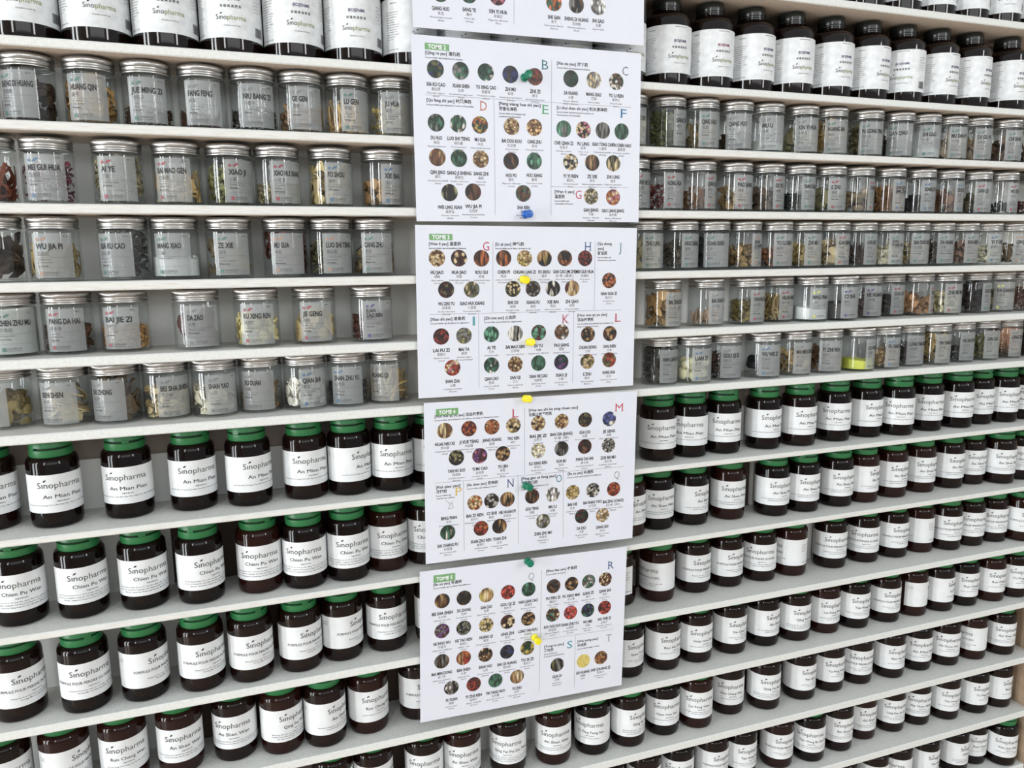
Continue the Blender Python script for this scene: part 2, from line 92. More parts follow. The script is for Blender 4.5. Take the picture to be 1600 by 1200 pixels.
HERBS = {
'XIA KU CAO':('夏枯草','Prunella vulgaris','Spica'),'XUAN SHEN':('玄参','Scrophularia ningpoensis','Radix'),'YU XING CAO':('鱼腥草','Houttuynia cordata','Herba'),'ZHI MU':('知母','Anemarrhena asphodeloides','Rhizoma'),'ZHI ZI':('栀子','Gardenia jasminoides','Fructus'),
'DA HUANG':('大黄','Rheum officinale','Radix et Rhizoma'),'MANG XIAO':('芒硝','Natrii sulfas',''),'YU LI REN':('郁李仁','Prunus humilis','Semen'),'DU HUO':('独活','Angelica pubescens','Radix'),'LUO SHI TENG':('络石藤','Trachelospermum jasminoides','Caulis'),
'MU GUA':('木瓜','Chaenomeles speciosa','Fructus'),'BAI DOU KOU':('白豆蔻','Amomum kravanh','Fructus'),'CANG ZHU':('苍术','Atractylodes lancea','Rhizoma'),'CHE QIAN ZI':('车前子','Plantago asiatica','Semen'),'FU LING':('茯苓','Poria cocos','Mycelia'),
'XIAO TONG CAO':('小通草','Tetrapanax papyrifer','Medulla'),'YIN CHEN HAO':('茵陈蒿','Artemisia capillaris','Herba'),'QIN JIAO':('秦艽','Gentiana macrophylla','Radix'),'SANG JI SHENG':('桑寄生','Taxillus chinensis','Herba'),'SANG ZHI':('桑枝','Morus alba','Ramulus'),
'HOU PO':('厚朴','Magnolia officinalis','Cortex'),'HUO XIANG':('藿香','Pogostemon cablin','Herba'),'YI YI REN':('薏苡仁','Coix lacryma-jobi','Semen'),'ZE XIE':('泽泻','Alisma plantago-aquatica','Rhizoma'),'ZHU LING':('猪苓','Polyporus umbellatus','Mycelia'),
'WEI LING XIAN':('威灵仙','Clematis chinensis','Radix'),'WU JIA PI':('五加皮','Acanthopanax gracilistylus','Cortex'),'SHA REN':('砂仁','Amomum villosum','Fructus'),'GAN JIANG':('干姜','Zingiber officinale','Rhizoma'),'GAO LIANG JIANG':('高良姜','Alpinia officinarum','Rhizoma'),
'QIANG HUO':('羌活','Notopterygium incisum','Radix'),'SANG YE':('桑叶','Morus alba','Folium'),'XIN YI HUA':('辛夷花','Magnolia officinalis','Flos'),'SHE GAN':('射干','Belamcanda chinensis','Rhizoma'),'SHENG DI HUANG':('生地黄','Rehmannia glutinosa','Radix'),'SHI GAO':('石膏','Gypsum sulfas',''),
'HU JIAO':('胡椒','Piper nigrum','Semen'),'HUA JIAO':('花椒','Zanthoxylum piperitum','Fructus'),'ROU GUI':('肉桂','Cinnamomum cassia','Cortex'),'CHEN PI':('陈皮','Citrus reticulata','Pericarpium'),'CHUAN LIAN ZI':('川楝子','Melia toosendan','Fructus'),'FO SHOU':('佛手','Citrus medica','Fructus'),
'GAN CAO (MI ZHI)':('甘草 (蜜炙)','Glycyrrhiza uralensis','Radix'),'MEI GUI HUA':('玫瑰花','Rosa rugosa','Flos'),'WU ZHU YU':('吴茱萸','Evodia rutaecarpa','Fructus'),'XIAO HUI XIANG':('小茴香','Foeniculum vulgare','Fructus'),'SHI DI':('柿蒂','Diospyros kaki','Calyx'),'XIANG FU':('香附','Cyperus rotundus','Rhizoma'),
'XIE BAI':('薤白','Allium macrostemon','Bulbus'),'ZHI QIAO':('枳壳','Citrus aurantium','Fructus'),'NAN GUA ZI':('南瓜子','Cucurbita pepo','Semen'),'LAI FU ZI':('莱菔子','Raphanus sativus','Semen'),'MAI YA':('麦芽','Hordeum vulgare','Fructus germinatus'),'AI YE':('艾叶','Artemisia argyi','Folium'),
'BAI MAO GEN':('白茅根','Imperata cylindrica','Rhizoma'),'DI YU':('地榆','Sanguisorba officinalis','Radix'),'PAO JIANG':('炮姜','Zingiber officinale','Rhizoma'),'CHUAN XIONG':('川芎','Ligusticum chuanxiong','Rhizoma'),'DAN SHEN':('丹参','Salvia miltiorrhiza','Radix'),'SHAN ZHA':('山楂','Crataegus laevigata','Fructus'),
'QIAN CAO':('茜草','Rubia cordifolia','Herba'),'SAN QI':('三七','Panax notoginseng','Radix'),'XIAN HE CAO':('仙鹤草','Agrimonia pilosa','Herba'),'XIAO JI':('小蓟','Cirsium setosum','Herba'),'E ZHU':('莪术','Alpinia galanga','Rhizoma'),'HONG HUA':('红花','Carthamus tinctorius','Flos'),
'HUAI NIU XI':('怀牛膝','Achyranthes bidentata','Radix'),'JI XUE TENG':('鸡血藤','Spatholobus suberectus','Caulis'),'JIANG HUANG':('姜黄','Curcuma longa','Rhizoma'),'TAO REN':('桃仁','Prunus persica','Semen'),'BAI JIE ZI':('白芥子','Sinapis alba','Semen'),'BAN XIA (JIANG)':('半夏 (姜)','Pinellia ternata','Rhizoma'),
'GUA LOU':('瓜蒌','Trichosanthes kirilowii','Fructus'),'JIE GENG':('桔梗','Platycodon grandiflorum','Radix'),'YAN HU SUO':('延胡索','Corydalis yanhusuo','Rhizoma'),'YI MU CAO':('益母草','Leonurus cardiaca','Herba'),'YU JIN':('郁金','Curcuma longa','Radix'),'KU XING REN':('苦杏仁','Prunus armeniaca','Semen'),
'KUN BU':('昆布','Ecklonia kurome','Thallus'),'PANG DA HAI':('胖大海','Sterculia lychnophora','Semen'),'ZHE BEI MU':('浙贝母','Fritillaria thunbergii','Bulbus'),'BING PIAN':('冰片','Borneolum syntheticum',''),'BAI ZI REN':('柏子仁','Platycladus orientalis','Semen'),'CI SHI':('磁石','Magnetitum',''),
'HE HUAN PI':('合欢皮','Albizia julibrissin','Cortex'),'GOU TENG':('钩藤','Uncaria sinensis','Caulis'),'MU LI':('牡蛎','Ostrea gigas','Concha'),'BAI HE':('百合','Lilium brownii','Bulbus'),'BAI SHAO YAO':('白芍药','Paeonia lactiflora','Radix'),'BAI ZHU (CHAO)':('白术 (炒)','Atractylodes macrocephala','Rhizoma'),
'SHI CHANG PU':('石菖蒲','Acorus tatarinowii','Rhizoma'),'SUAN ZAO REN':('酸枣仁','Ziziphus jujuba','Semen'),'YUAN ZHI':('远志','Polygala tenuifolia','Radix'),'ZHEN ZHU MU':('珍珠母','Margaritifera','Concha'),'DA ZAO':('大枣','Ziziphus jujuba','Fructus'),'DANG GUI':('当归','Angelica sinensis','Radix'),
'BEI SHA SHEN':('北沙参','Glehnia littoralis','Radix'),'DU ZHONG':('杜仲','Eucommia ulmoides','Cortex'),'GAN CAO':('甘草','Glycyrrhiza uralensis','Radix'),'GOU QI ZI':('枸杞子','Lycium barbarum','Fructus'),'HAN LIAN CAO':('旱莲草','Eclipta prostrata','Herba'),'FU PEN ZI':('覆盆子','Rubus chingii','Fructus'),
'FU XIAO MAI':('浮小麦','Triticum aestivum','Fructus'),'LIAN ZI':('莲子','Nelumbo nucifera','Semen'),'QIAN SHI':('芡实','Euryale ferox','Semen'),'HE SHOU WU':('何首乌','Polygonum multiflorum','Radix'),'HE TAO REN':('核桃仁','Juglans regia','Semen'),'HUANG QI':('黄芪','Astragalus membranaceus','Radix'),
'LING ZHI':('灵芝','Ganoderma lucidum','Mycelia'),'LONG YAN ROU':('龙眼肉','Dimocarpus longan','Arillus'),'ROU DOU KOU':('肉豆蔻','Myristica fragrans','Semen'),'SHAN ZHU YU':('山茱萸','Cornus officinalis','Fructus'),'WU MEI':('乌梅','Prunus mume','Fructus'),'WU WEI ZI':('五味子','Schisandra chinensis','Fructus'),
'MAI MEN DONG':('麦门冬','Ophiopogon japonicus','Radix'),'REN SHEN':('人参','Panax ginseng','Radix'),'SHAN YAO':('山药','Dioscorea opposita','Rhizoma'),'SHU DI HUANG':('熟地黄','Rehmannia glutinosa','Radix'),'TU SI ZI':('菟丝子','Cuscuta chinensis','Semen'),'GUA DI':('瓜蒂','Cucumis melo','Pedicellus'),
'LIU HUANG':('硫磺','Sulfur',''),'SHE CHUANG ZI':('蛇床子','Cnidium monnieri','Fructus'),'XU DUAN':('续断','Dipsacus asper','Radix'),'YI ZHI REN':('益智仁','Alpinia oxyphylla','Fructus'),'YIN YANG HUO':('淫羊藿','Epimedium brevicornu','Herba'),'YU ZHU':('玉竹','Polygonatum odoratum','Rhizoma'),
'HUANG QIN':('黄芩','Scutellaria baicalensis','Radix'),'JUE MING ZI':('决明子','Cassia obtusifolia','Semen'),'FANG FENG':('防风','Saposhnikovia divaricata','Radix'),'NIU BANG ZI':('牛蒡子','Arctium lappa','Semen'),'GE GEN':('葛根','Pueraria montana','Radix'),'LU GEN':('芦根','Phragmites communis','Rhizoma'),'JU HUA':('菊花','Chrysanthemum morifolium','Flos'),
'QING HAO':('青蒿','Artemisia annua','Herba'),'HUANG BAI':('黄柏','Phellodendron chinense','Cortex'),'PU GONG YING':('蒲公英','Taraxacum mongolicum','Herba'),'LIAN QIAO':('连翘','Forsythia suspensa','Fructus'),'MU DAN PI':('牡丹皮','Paeonia suffruticosa','Cortex'),'DI GU PI':('地骨皮','Lycium chinense','Cortex'),'CHI SHAO':('赤芍','Paeonia lactiflora','Radix'),
'LONG DAN CAO':('龙胆草','Gentiana scabra','Radix'),'TIAN MEN DONG':('天门冬','Asparagus cochinchinensis','Radix'),
}
# jars, left to right on the five jar shelves: name, code, icon colour, contents kind, colours, fill height
# icon: g green, e grey, b blue, r red, o orange, y yellow, v violet
JARS = {
1:[('ZHI ZI','B-5','g','chunks','A60',.02),('SHENG DI HUANG','B-17','g','chunks','2A1A10',.042),('HUANG QIN','B-7','g','slices','B08A50',.04),('JUE MING ZI','B-6','g','seeds','4A3626',.016),('FANG FENG','A-4','e','slices','5A3A28',.013),('NIU BANG ZI','A-8','e','seeds','2E2A20',.02),('GE GEN','A-9','e','chunks','9A7A58',.024),('LU GEN','B-10','g','sticks','D2B07A',.036),('JU HUA','A-7','e','flower','C2AC6A',.036),
 ('TIAN MEN DONG','Q-9','e','slices','C8B890',.03),('SANG YE','A-6','e','leaf','5E6238',.042),('QING HAO','B-13','g','sticks','8A7850',.036),('QIANG HUO','A-10','e','chunks','3A2C20',.018),('MU LI','O-3','e','powder','C8CCC4',.012),('XIN YI HUA','A-12','e','chunks','8C8460',.03),('HUANG BAI','B-4','g','slices','A08250',.04),('PU GONG YING','B-12','g','leaf','6A6444',.042),('LIAN QIAO','B-11','g','chunks','3C342C',.026),('SHI GAO','B-2','g','powder','D0D6D0',.013),('MU DAN PI','B-8','g','slices','B09C84',.028),('DI GU PI','B-9','g','slices','8A7458',.03),('CHI SHAO','B-3','g','chunks','6A5444',.03),('LONG DAN CAO','B-14','g','sticks','4A3A2A',.034)],
2:[('ROU GUI','G-5','r','sticks','7A3A18',.036),('MEI GUI HUA','H-4','b','flower','6E3242',.038),('AI YE','K-1','r','leaf','8C8468',.044),('BAI MAO GEN','K-2','r','sticks','C0A068',.034),('XIAO JI','K-7','r','leaf','7A7A4A',.038),('XIAO HUI XIANG','G-7','r','seeds','8E8460',.022),('FO SHOU','H-3','b','slices','B4A070',.04),('XIE BAI','H-8','b','chunks','9C7A50',.026),
 ('XIAN HE CAO','K-6','r','leaf','6A6A50',.04),('HONG HUA','L-5','r','flower','6A2826',.032),('QIAN CAO','K-5','r','sticks','7A5438',.03),('PAO JIANG','K-4','r','slices','9E8458',.026),('DI YU','K-3','r','chunks','4A3A2A',.03),('NAN GUA ZI','J-1','g','seeds','26302A',.024),('E ZHU','L-4','r','slices','8A8460',.028),('CHUAN XIONG','L-1','r','chunks','7C6A4C',.028),('GAN CAO (MI ZHI)','H-10','b','sticks','8C6030',.042),('XIANG FU','H-7','b','chunks','221E20',.022),('SHI DI','H-6','b','slices','6A4A34',.034),('SAN QI','K-8','r','chunks','5E5438',.026),('WU ZHU YU','G-6','r','seeds','16181A',.016),('HUA JIAO','G-3','r','seeds','5A2A20',.02)],
3:[('LONG DAN CAO','B-21','e','slices','4A3A32',.04),('WU JIA PI','D-8','o','sticks','A08A5C',.034),('XIA KU CAO','B-19','g','leaf','3C3A34',.044),('MANG XIAO','C-2','g','crystals','E6EAE8',.02),('ZE XIE','F-8','g','slices','8A7A5A',.036),('MU GUA','D-3','o','slices','5A2E24',.046),('LUO SHI TENG','D-5','o','leaf','6A6444',.036),('CANG ZHU','E-2','g','chunks','6A5A3C',.032),
 ('ZHU LING','F-9','g','slices','BCB08C',.04),('HUO XIANG','E-4','g','leaf','5A5446',.036),('XUAN SHEN','B-20','g','chunks','2C2E30',.044),('SANG JI SHENG','D-6','o','chips','9A7E54',.028),('YU LI REN','C-3','g','beans','8A5A3A',.026),('ZHI MU','B-16','g','chips','B09A64',.03),('GAN JIANG','G-1','r','slices','C4B088',.034),('HOU PO','E-3','g','sticks','3A2A24',.034),('XIAO TONG CAO','F-6','g','slices','D0C8AC',.026),('BAI DOU KOU','E-1','g','beans','8C7C54',.032),('DA HUANG','C-1','g','chips','3A2E22',.034),('SHA REN','E-5','g','beans','7A5A4C',.034),('YI YI REN','F-7','b','beans','C8C4A8',.026),('QIN JIAO','D-4','o','sticks','7A6648',.03)],
4:[('ZHEN ZHU MU','O-4','g','powder','C8CEC4',.046),('PANG DA HAI','M-7','r','beans','4A2E22',.028),('BAI JIE ZI','M-1','r','beads','B48A54',.024),('DA ZAO','Q-5','e','dates','3C1418',.034),('KU XING REN','M-5','r','discs','D8CC94',.03),('JIE GENG','M-4','r','slices','D0B684',.032),('SUAN ZAO REN','N-4','v','seeds','4C2018',.03),
 ('BAI ZHU (CHAO)','Q-3','e','slices','A88452',.044),('BAI SHAO YAO','Q-2','e','sticks','C0A48C',.02),('YAN HU SUO','L-8','r','beans','6E6030',.03),('HUAI NIU XI','L-6','r','sticks','A89060',.04),('BING PIAN','P-1','y','powder','F0F2F0',.016),('CI SHI','N-2','v','powder','484644',.022),('HE HUAN PI','N-3','v','leaf','6A5A58',.038),('GUA LOU','M-3','r','chunks','2A2422',.026),('TAO REN','L-9','r','discs','A87C54',.03),('ZHE BEI MU','M-8','r','discs','C4B890',.03),('GOU TENG','O-1','g','chunks','221A1C',.044),('SHI CHANG PU','P-2','y','slices','A89C7C',.028),('JI XUE TENG','L-7','r','seeds','6A3A22',.036)],
5:[('FU PEN ZI','R-1','e','chunks','8A7A50',.032),('REN SHEN','Q-17','e','bigslices','C8B48A',.034),('DU ZHONG','Q-7','e','slices','5C4A34',.044),('BEI SHA SHEN','Q-19','e','chips','CDB98C',.03),('SHAN YAO','Q-20','e','slices','D8D0B8',.026),('XU DUAN','Q-22','e','sticks','7A5E3C',.034),('QIAN SHI','R-4','b','discs','DDD8CC',.03),('SHAN ZHU YU','R-6','b','seeds','1E1C22',.026),('HUANG QI','Q-13','e','sticks','CDB078',.046),
 ('HAN LIAN CAO','Q-10','e','leaf','34322C',.046),('LIAN ZI','R-3','b','balls','D6CFA8',.028),('GOU QI ZI','Q-11','e','beans','3E2224',.03),('WU WEI ZI','R-8','b','balls','14141A',.026),('MAI MEN DONG','Q-18','e','slices','B49A70',.032),('YI ZHI REN','Q-21','e','chunks','6A4C34',.03),('LIU HUANG','T-1','e','powdery','D8DE5A',.012),('FU XIAO MAI','R-2','b','seeds','A88A60',.026),('LONG YAN ROU','Q-16','e','chunks','181414',.034),('YIN YANG HUO','Q-23','e','slices','9A8458',.04),('HE SHOU WU','Q-12','e','seeds','202226',.02),('GAN CAO','Q-8','e','sticks','7A7848',.044),('LING ZHI','Q-15','e','slices','A87A5C',.04),('SHU DI HUANG','Q-24','e','chunks','1A1614',.03)],
}
# pictures on the charts: pattern letter (b beans, s sticks, l leaves, f flower, p powder) then three colours
CN = dict(n='6B4A30',t='B08E62',c='D8C49A',k='1E1A18',g='44705A',d='1F4030',w='DCD8CE',r='96382E',m='522622',o='B0643A',p='6E447A',v='303664',y='B8A458',e='7C7C78',i='B87080',u='62603E')
PIC = {'XIA KU CAO':'fvdu','XUAN SHEN':'fedg','YU XING CAO':'fddw','ZHI MU':'fvkv','ZHI ZI':'bmnr','DA HUANG':'ldkd','MANG XIAO':'lewc','YU LI REN':'bdnw','DU HUO':'ldge','LUO SHI TENG':'ldgw','MU GUA':'bdyo','BAI DOU KOU':'btcn','CANG ZHU':'bntt','CHE QIAN ZI':'sgge','FU LING':'bkci','XIAO TONG CAO':'seke','YIN CHEN HAO':'sddg',
'QIN JIAO':'snto','SANG JI SHENG':'ldgu','SANG ZHI':'bctn','HOU PO':'smnk','HUO XIANG':'lggd','YI YI REN':'bcwk','ZE XIE':'sntk','ZHU LING':'scku','WEI LING XIAN':'skuk','WU JIA PI':'smnk','SHA REN':'bgnm','GAN JIANG':'bcue','GAO LIANG JIANG':'bioc',
'QIANG HUO':'bdgn','SANG YE':'lgdg','XIN YI HUA':'fmki','SHE GAN':'loog','SHENG DI HUANG':'sekn','SHI GAO':'lewe','HU JIAO':'bctn','HUA JIAO':'bmkc','ROU GUI':'sonm','CHEN PI':'snok','CHUAN LIAN ZI':'bytc','FO SHOU':'sytk','GAN CAO (MI ZHI)':'bkno','MEI GUI HUA':'bmrk','WU ZHU YU':'bmku','XIAO HUI XIANG':'leuc',
'SHI DI':'bkuc','XIANG FU':'bkne','XIE BAI':'skew','ZHI QIAO':'stmc','NAN GUA ZI':'boko','LAI FU ZI':'bmrk','MAI YA':'beue','AI YE':'lggd','BAI MAO GEN':'swke','DI YU':'fmgg','PAO JIANG':'bnew','CHUAN XIONG':'bnkt','DAN SHEN':'bkmt','SHAN ZHA':'brci','QIAN CAO':'ldgw','SAN QI':'bnct','XIAN HE CAO':'lgdg','XIAO JI':'fpvd','E ZHU':'btcu','HONG HUA':'foru',
'HUAI NIU XI':'scnt','JI XUE TENG':'bmor','JIANG HUANG':'botn','TAO REN':'bctk','BAI JIE ZI':'btmc','BAN XIA (JIANG)':'btnc','GUA LOU':'bkun','JIE GENG':'fvvw','YAN HU SUO':'bkuk','YI MU CAO':'bpmi','YU JIN':'bntk','KU XING REN':'bccw','KUN BU':'skke','PANG DA HAI':'bmkn','ZHE BEI MU':'bewk','BING PIAN':'x','BAI ZI REN':'boct','CI SHI':'bkek','HE HUAN PI':'sknt',
'GOU TENG':'snkm','MU LI':'leww','BAI HE':'bcty','BAI SHAO YAO':'bewk','BAI ZHU (CHAO)':'brom','SHI CHANG PU':'sgwd','SUAN ZAO REN':'borm','YUAN ZHI':'snkt','ZHEN ZHU MU':'leuw','DA ZAO':'bkmd','DANG GUI':'btcw','BEI SHA SHEN':'stkn','DU ZHONG':'lkkn','GAN CAO':'scty','GOU QI ZI':'brrm','HAN LIAN CAO':'lggd','FU PEN ZI':'bkkn',
'FU XIAO MAI':'bntk','LIAN ZI':'bgew','QIAN SHI':'bmcn','HE SHOU WU':'bmep','HE TAO REN':'buke','HUANG QI':'bcuy','LING ZHI':'bkmc','LONG YAN ROU':'bknt','ROU DOU KOU':'bgmc','SHAN ZHU YU':'brri','WU MEI':'bkvg','WU WEI ZI':'brrm','MAI MEN DONG':'seks','REN SHEN':'sotr','SHAN YAO':'bnkc','SHU DI HUANG':'bvkk','TU SI ZI':'fyud','GUA DI':'skeu',
'LIU HUANG':'pyyu','SHE CHUANG ZI':'bnto','XU DUAN':'lekw','YI ZHI REN':'brmn','YIN YANG HUO':'lgdg','YU ZHU':'stnc'}

def rgb(h):
    if len(h) == 3: h = ''.join(q*2 for q in h)
    f = lambda v: ((v+.055)/1.055)**2.4 if v > .04045 else v/12.92
    return tuple(f(int(h[i:i+2], 16)/255) for i in (0, 2, 4))

# ------------------------------------------------------------------ materials
def new_mat(name):
    m = bpy.data.materials.new(name); m.use_nodes = True
    nt = m.node_tree; nt.nodes.clear()
    out = nt.nodes.new('ShaderNodeOutputMaterial')
    return m, nt, out
def bsdf(nt, out, col=(.8, .8, .8), rough=.5, metal=0, spec=.5, coat=0):
    b = nt.nodes.new('ShaderNodeBsdfPrincipled')
    b.inputs['Base Color'].default_value = (*col, 1); b.inputs['Roughness'].default_value = rough
    b.inputs['Metallic'].default_value = metal; b.inputs['Specular IOR Level'].default_value = spec
    b.inputs['Coat Weight'].default_value = coat
    nt.links.new(b.outputs[0], out.inputs[0])
    return b
def ramp(nt, fac, stops, interp='LINEAR'):
    r = nt.nodes.new('ShaderNodeValToRGB'); cr = r.color_ramp; cr.interpolation = interp
    while len(cr.elements) < len(stops): cr.elements.new(.5)
    for e, (p, c) in zip(cr.elements, stops): e.position = p; e.color = (*c, 1)
    nt.links.new(fac, r.inputs[0]); return r
def mat_noise(name, c1, c2, scale, rough=.5, bump=0, detail=3, metal=0, spec=.5, stretch=(1, 1, 1), lo=.35, hi=.65, bscale=None):
    m, nt, out = new_mat(name); b = bsdf(nt, out, c1, rough, metal, spec)
    tc = nt.nodes.new('ShaderNodeTexCoord'); mp = nt.nodes.new('ShaderNodeMapping'); mp.inputs['Scale'].default_value = stretch
    nt.links.new(tc.outputs['Object'], mp.inputs[0])
    n = nt.nodes.new('ShaderNodeTexNoise'); n.inputs['Scale'].default_value = scale; n.inputs['Detail'].default_value = detail
    nt.links.new(mp.outputs[0], n.inputs[0])
    r = ramp(nt, n.outputs[0], [(lo, c1), (hi, c2)]); nt.links.new(r.outputs[0], b.inputs['Base Color'])
    if bump:
        n2 = nt.nodes.new('ShaderNodeTexNoise'); n2.inputs['Scale'].default_value = bscale or scale*3; nt.links.new(mp.outputs[0], n2.inputs[0])
        bp = nt.nodes.new('ShaderNodeBump'); bp.inputs['Strength'].default_value = bump; bp.inputs['Distance'].default_value = .001
        nt.links.new(n2.outputs[0], bp.inputs['Height']); nt.links.new(bp.outputs[0], b.inputs['Normal'])
    return m
def mat_plain(name, col, rough=.5, metal=0, spec=.5, coat=0):
    # even surface with a faint procedural roughness variation
    m, nt, out = new_mat(name); b = bsdf(nt, out, col, rough, metal, spec, coat)
    n = nt.nodes.new('ShaderNodeTexNoise'); n.inputs['Scale'].default_value = 60
    mr = nt.nodes.new('ShaderNodeMapRange'); mr.inputs[3].default_value = max(0, rough-.03); mr.inputs[4].default_value = rough+.04
    nt.links.new(n.outputs[0], mr.inputs[0]); nt.links.new(mr.outputs[0], b.inputs['Roughness'])
    return m
def mat_clear(name, tint=(.96, .97, .97), ior=1.45, rough=.02, gain=1.0):
    m, nt, out = new_mat(name)
    t = nt.nodes.new('ShaderNodeBsdfTransparent'); t.inputs[0].default_value = (*tint, 1)
    g = nt.nodes.new('ShaderNodeBsdfGlossy'); g.inputs['Roughness'].default_value = rough
    f0 = ((ior-1)/(ior+1))**2          # Schlick reflectance, the same from both sides of the thin wall
    f = nt.nodes.new('ShaderNodeLayerWeight')
    pw = nt.nodes.new('ShaderNodeMath'); pw.operation = 'POWER'; pw.inputs[1].default_value = 5
    mu = nt.nodes.new('ShaderNodeMath'); mu.operation = 'MULTIPLY_ADD'; mu.inputs[1].default_value = .9*gain; mu.inputs[2].default_value = f0*gain; mu.use_clamp = True
    mx = nt.nodes.new('ShaderNodeMixShader')
    nt.links.new(f.outputs['Facing'], pw.inputs[0]); nt.links.new(pw.outputs[0], mu.inputs[0]); nt.links.new(mu.outputs[0], mx.inputs[0])
    nt.links.new(t.outputs[0], mx.inputs[1]); nt.links.new(g.outputs[0], mx.inputs[2]); nt.links.new(mx.outputs[0], out.inputs[0])
    return m
def mat_film(name, col, alpha):
    m, nt, out = new_mat(name)
    t = nt.nodes.new('ShaderNodeBsdfTransparent')
    b = nt.nodes.new('ShaderNodeBsdfPrincipled'); b.inputs['Base Color'].default_value = (*col, 1); b.inputs['Roughness'].default_value = .35
    n = nt.nodes.new('ShaderNodeTexNoise'); n.inputs['Scale'].default_value = 40
    mr = nt.nodes.new('ShaderNodeMapRange'); mr.inputs[3].default_value = alpha-.05; mr.inputs[4].default_value = alpha+.05
    nt.links.new(n.outputs[0], mr.inputs[0])
    mx = nt.nodes.new('ShaderNodeMixShader'); nt.links.new(mr.outputs[0], mx.inputs[0])
    nt.links.new(t.outputs[0], mx.inputs[1]); nt.links.new(b.outputs[0], mx.inputs[2]); nt.links.new(mx.outputs[0], out.inputs[0])
    return m
def mat_pieces(name, col, vary=.35, rough=.7):
    m, nt, out = new_mat(name); b = bsdf(nt, out, col, rough)
    g = nt.nodes.new('ShaderNodeNewGeometry'); lo = tuple(c*(1-vary) for c in col); hi = tuple(min(1, c*(1+vary)+.01) for c in col)
    r = ramp(nt, g.outputs['Random Per Island'], [(0, lo), (.5, col), (1, hi)]); nt.links.new(r.outputs[0], b.inputs['Base Color'])
    return m
def mat_picture(name):
    code = PIC.get(name, 'btnc'); c = [rgb(CN.get(q, '6B4A30')) for q in code[1:]]
    m, nt, out = new_mat('picture ' + name.lower()); b = bsdf(nt, out, c[0], .5)
    tc = nt.nodes.new('ShaderNodeTexCoord'); mp = nt.nodes.new('ShaderNodeMapping'); R = random.Random(name)
    kind = code[0]
    if len(c) == 3 and len(set(c)) < 3: c[1] = tuple(min(1, q*2.1+.02) for q in c[1])     # lighter leaf or fruit of the same hue
    mp.inputs['Scale'].default_value = {'s': (1, 1, .25), 'l': (1, 1, .45)}.get(kind, (1, 1, 1))
    mp.inputs['Rotation'].default_value = (0, R.uniform(-1.2, 1.2), 0); mp.inputs['Location'].default_value = (R.random(), 0, R.random())
    nt.links.new(tc.outputs['Object'], mp.inputs[0])
    if kind in 'bsfl':
        v = nt.nodes.new('ShaderNodeTexVoronoi'); v.inputs['Scale'].default_value = {'b': R.choice([250, 300, 370]), 's': 330, 'f': 190, 'l': 330}[kind]
        nt.links.new(mp.outputs[0], v.inputs[0])
        sp = nt.nodes.new('ShaderNodeSeparateColor'); nt.links.new(v.outputs['Color'], sp.inputs[0])
        r = ramp(nt, sp.outputs[0], [(0, c[0]), (.38, c[1]), (.72, c[2])], 'CONSTANT')
        r2 = ramp(nt, v.outputs['Distance'], [(.25, (1, 1, 1)), (.75, (.25, .22, .2))])
    else:
        v = nt.nodes.new('ShaderNodeTexNoise'); v.inputs['Scale'].default_value = 900 if kind == 'p' else 420; v.inputs['Detail'].default_value = 4; v.inputs['Distortion'].default_value = .6
        nt.links.new(mp.outputs[0], v.inputs[0])
        r = ramp(nt, v.outputs[0], [(.40, c[0]), (.5, c[1]), (.58, c[2])])
        r2 = ramp(nt, v.outputs[0], [(0, (1, 1, 1)), (1, (1, 1, 1))])
    mx = nt.nodes.new('ShaderNodeMix'); mx.data_type = 'RGBA'; mx.blend_type = 'MULTIPLY'; mx.inputs[0].default_value = 1
    nt.links.new(r.outputs[0], mx.inputs[6]); nt.links.new(r2.outputs[0], mx.inputs[7]); nt.links.new(mx.outputs[2], b.inputs['Base Color'])
    return m

M = {}
M['shelf'] = mat_noise('white painted board', (.64, .65, .625), (.70, .71, .685), 260, .55, .35, bscale=500)
M['shelf_top'] = M['shelf']
M['edge_streak'] = mat_noise('streaked white board edge', (.61, .59, .555), (.69, .69, .66), 90, .5, .2, stretch=(.6, 1, 5), lo=.3, hi=.55)
M['under'] = mat_noise('bounce tinted board underside', (.70, .60, .50), (.78, .68, .58), 220, .8, .3)  # warm bounce from the floor is put into the underside colour
M['back'] = mat_noise('pale grey back board', (.76, .77, .75), (.82, .83, .81), 8, .7, .1)
M['back_brown'] = mat_noise('brown cardboard back', (.060, .040, .030), (.085, .058, .042), 14, .8, .1)
M['back_taupe'] = mat_noise('taupe back board', (.30, .25, .22), (.35, .30, .265), 12, .8, .1)
M['kraft'] = mat_noise('tan side board', (.30, .215, .145), (.36, .26, .18), 60, .75, .2)
M['plastic_dark'] = mat_plain('amber black plastic', (.0040, .0018, .0016), .08, spec=.28)
M['plastic_red'] = mat_plain('red brown amber plastic', (.015, .0042, .003), .08, spec=.28)
M['plastic_warm'] = mat_plain('dark brown amber plastic', (.0075, .003, .0022), .08, spec=.28)
M['plastic_big'] = mat_plain('large bottle amber plastic', (.0050, .0024, .0020), .06, spec=.45)
M['green'] = mat_plain('green cap plastic', (.020, .150, .048), .36, spec=.5)
M['slot'] = mat_plain('shaded slot', (.004, .006, .004), .6)  # shade inside the cap slot, put in as near-black colour
M['black_cap'] = mat_plain('black cap plastic', (.007, .010, .009), .22)
M['paper'] = mat_noise('white label paper', (.67, .69, .70), (.71, .73, .74), 90, .38, spec=.5)
M['paper_mottled'] = mat_noise('mottled white label paper', (.62, .64, .65), (.73, .75, .76), 130, .5, detail=5)
M['ink'] = mat_plain('dark grey ink', (.018, .018, .02), .6)
M['ink_soft'] = mat_plain('grey ink', (.10, .10, .10), .6)
M['ink_olive'] = mat_plain('olive green ink', (.20, .24, .05), .6)
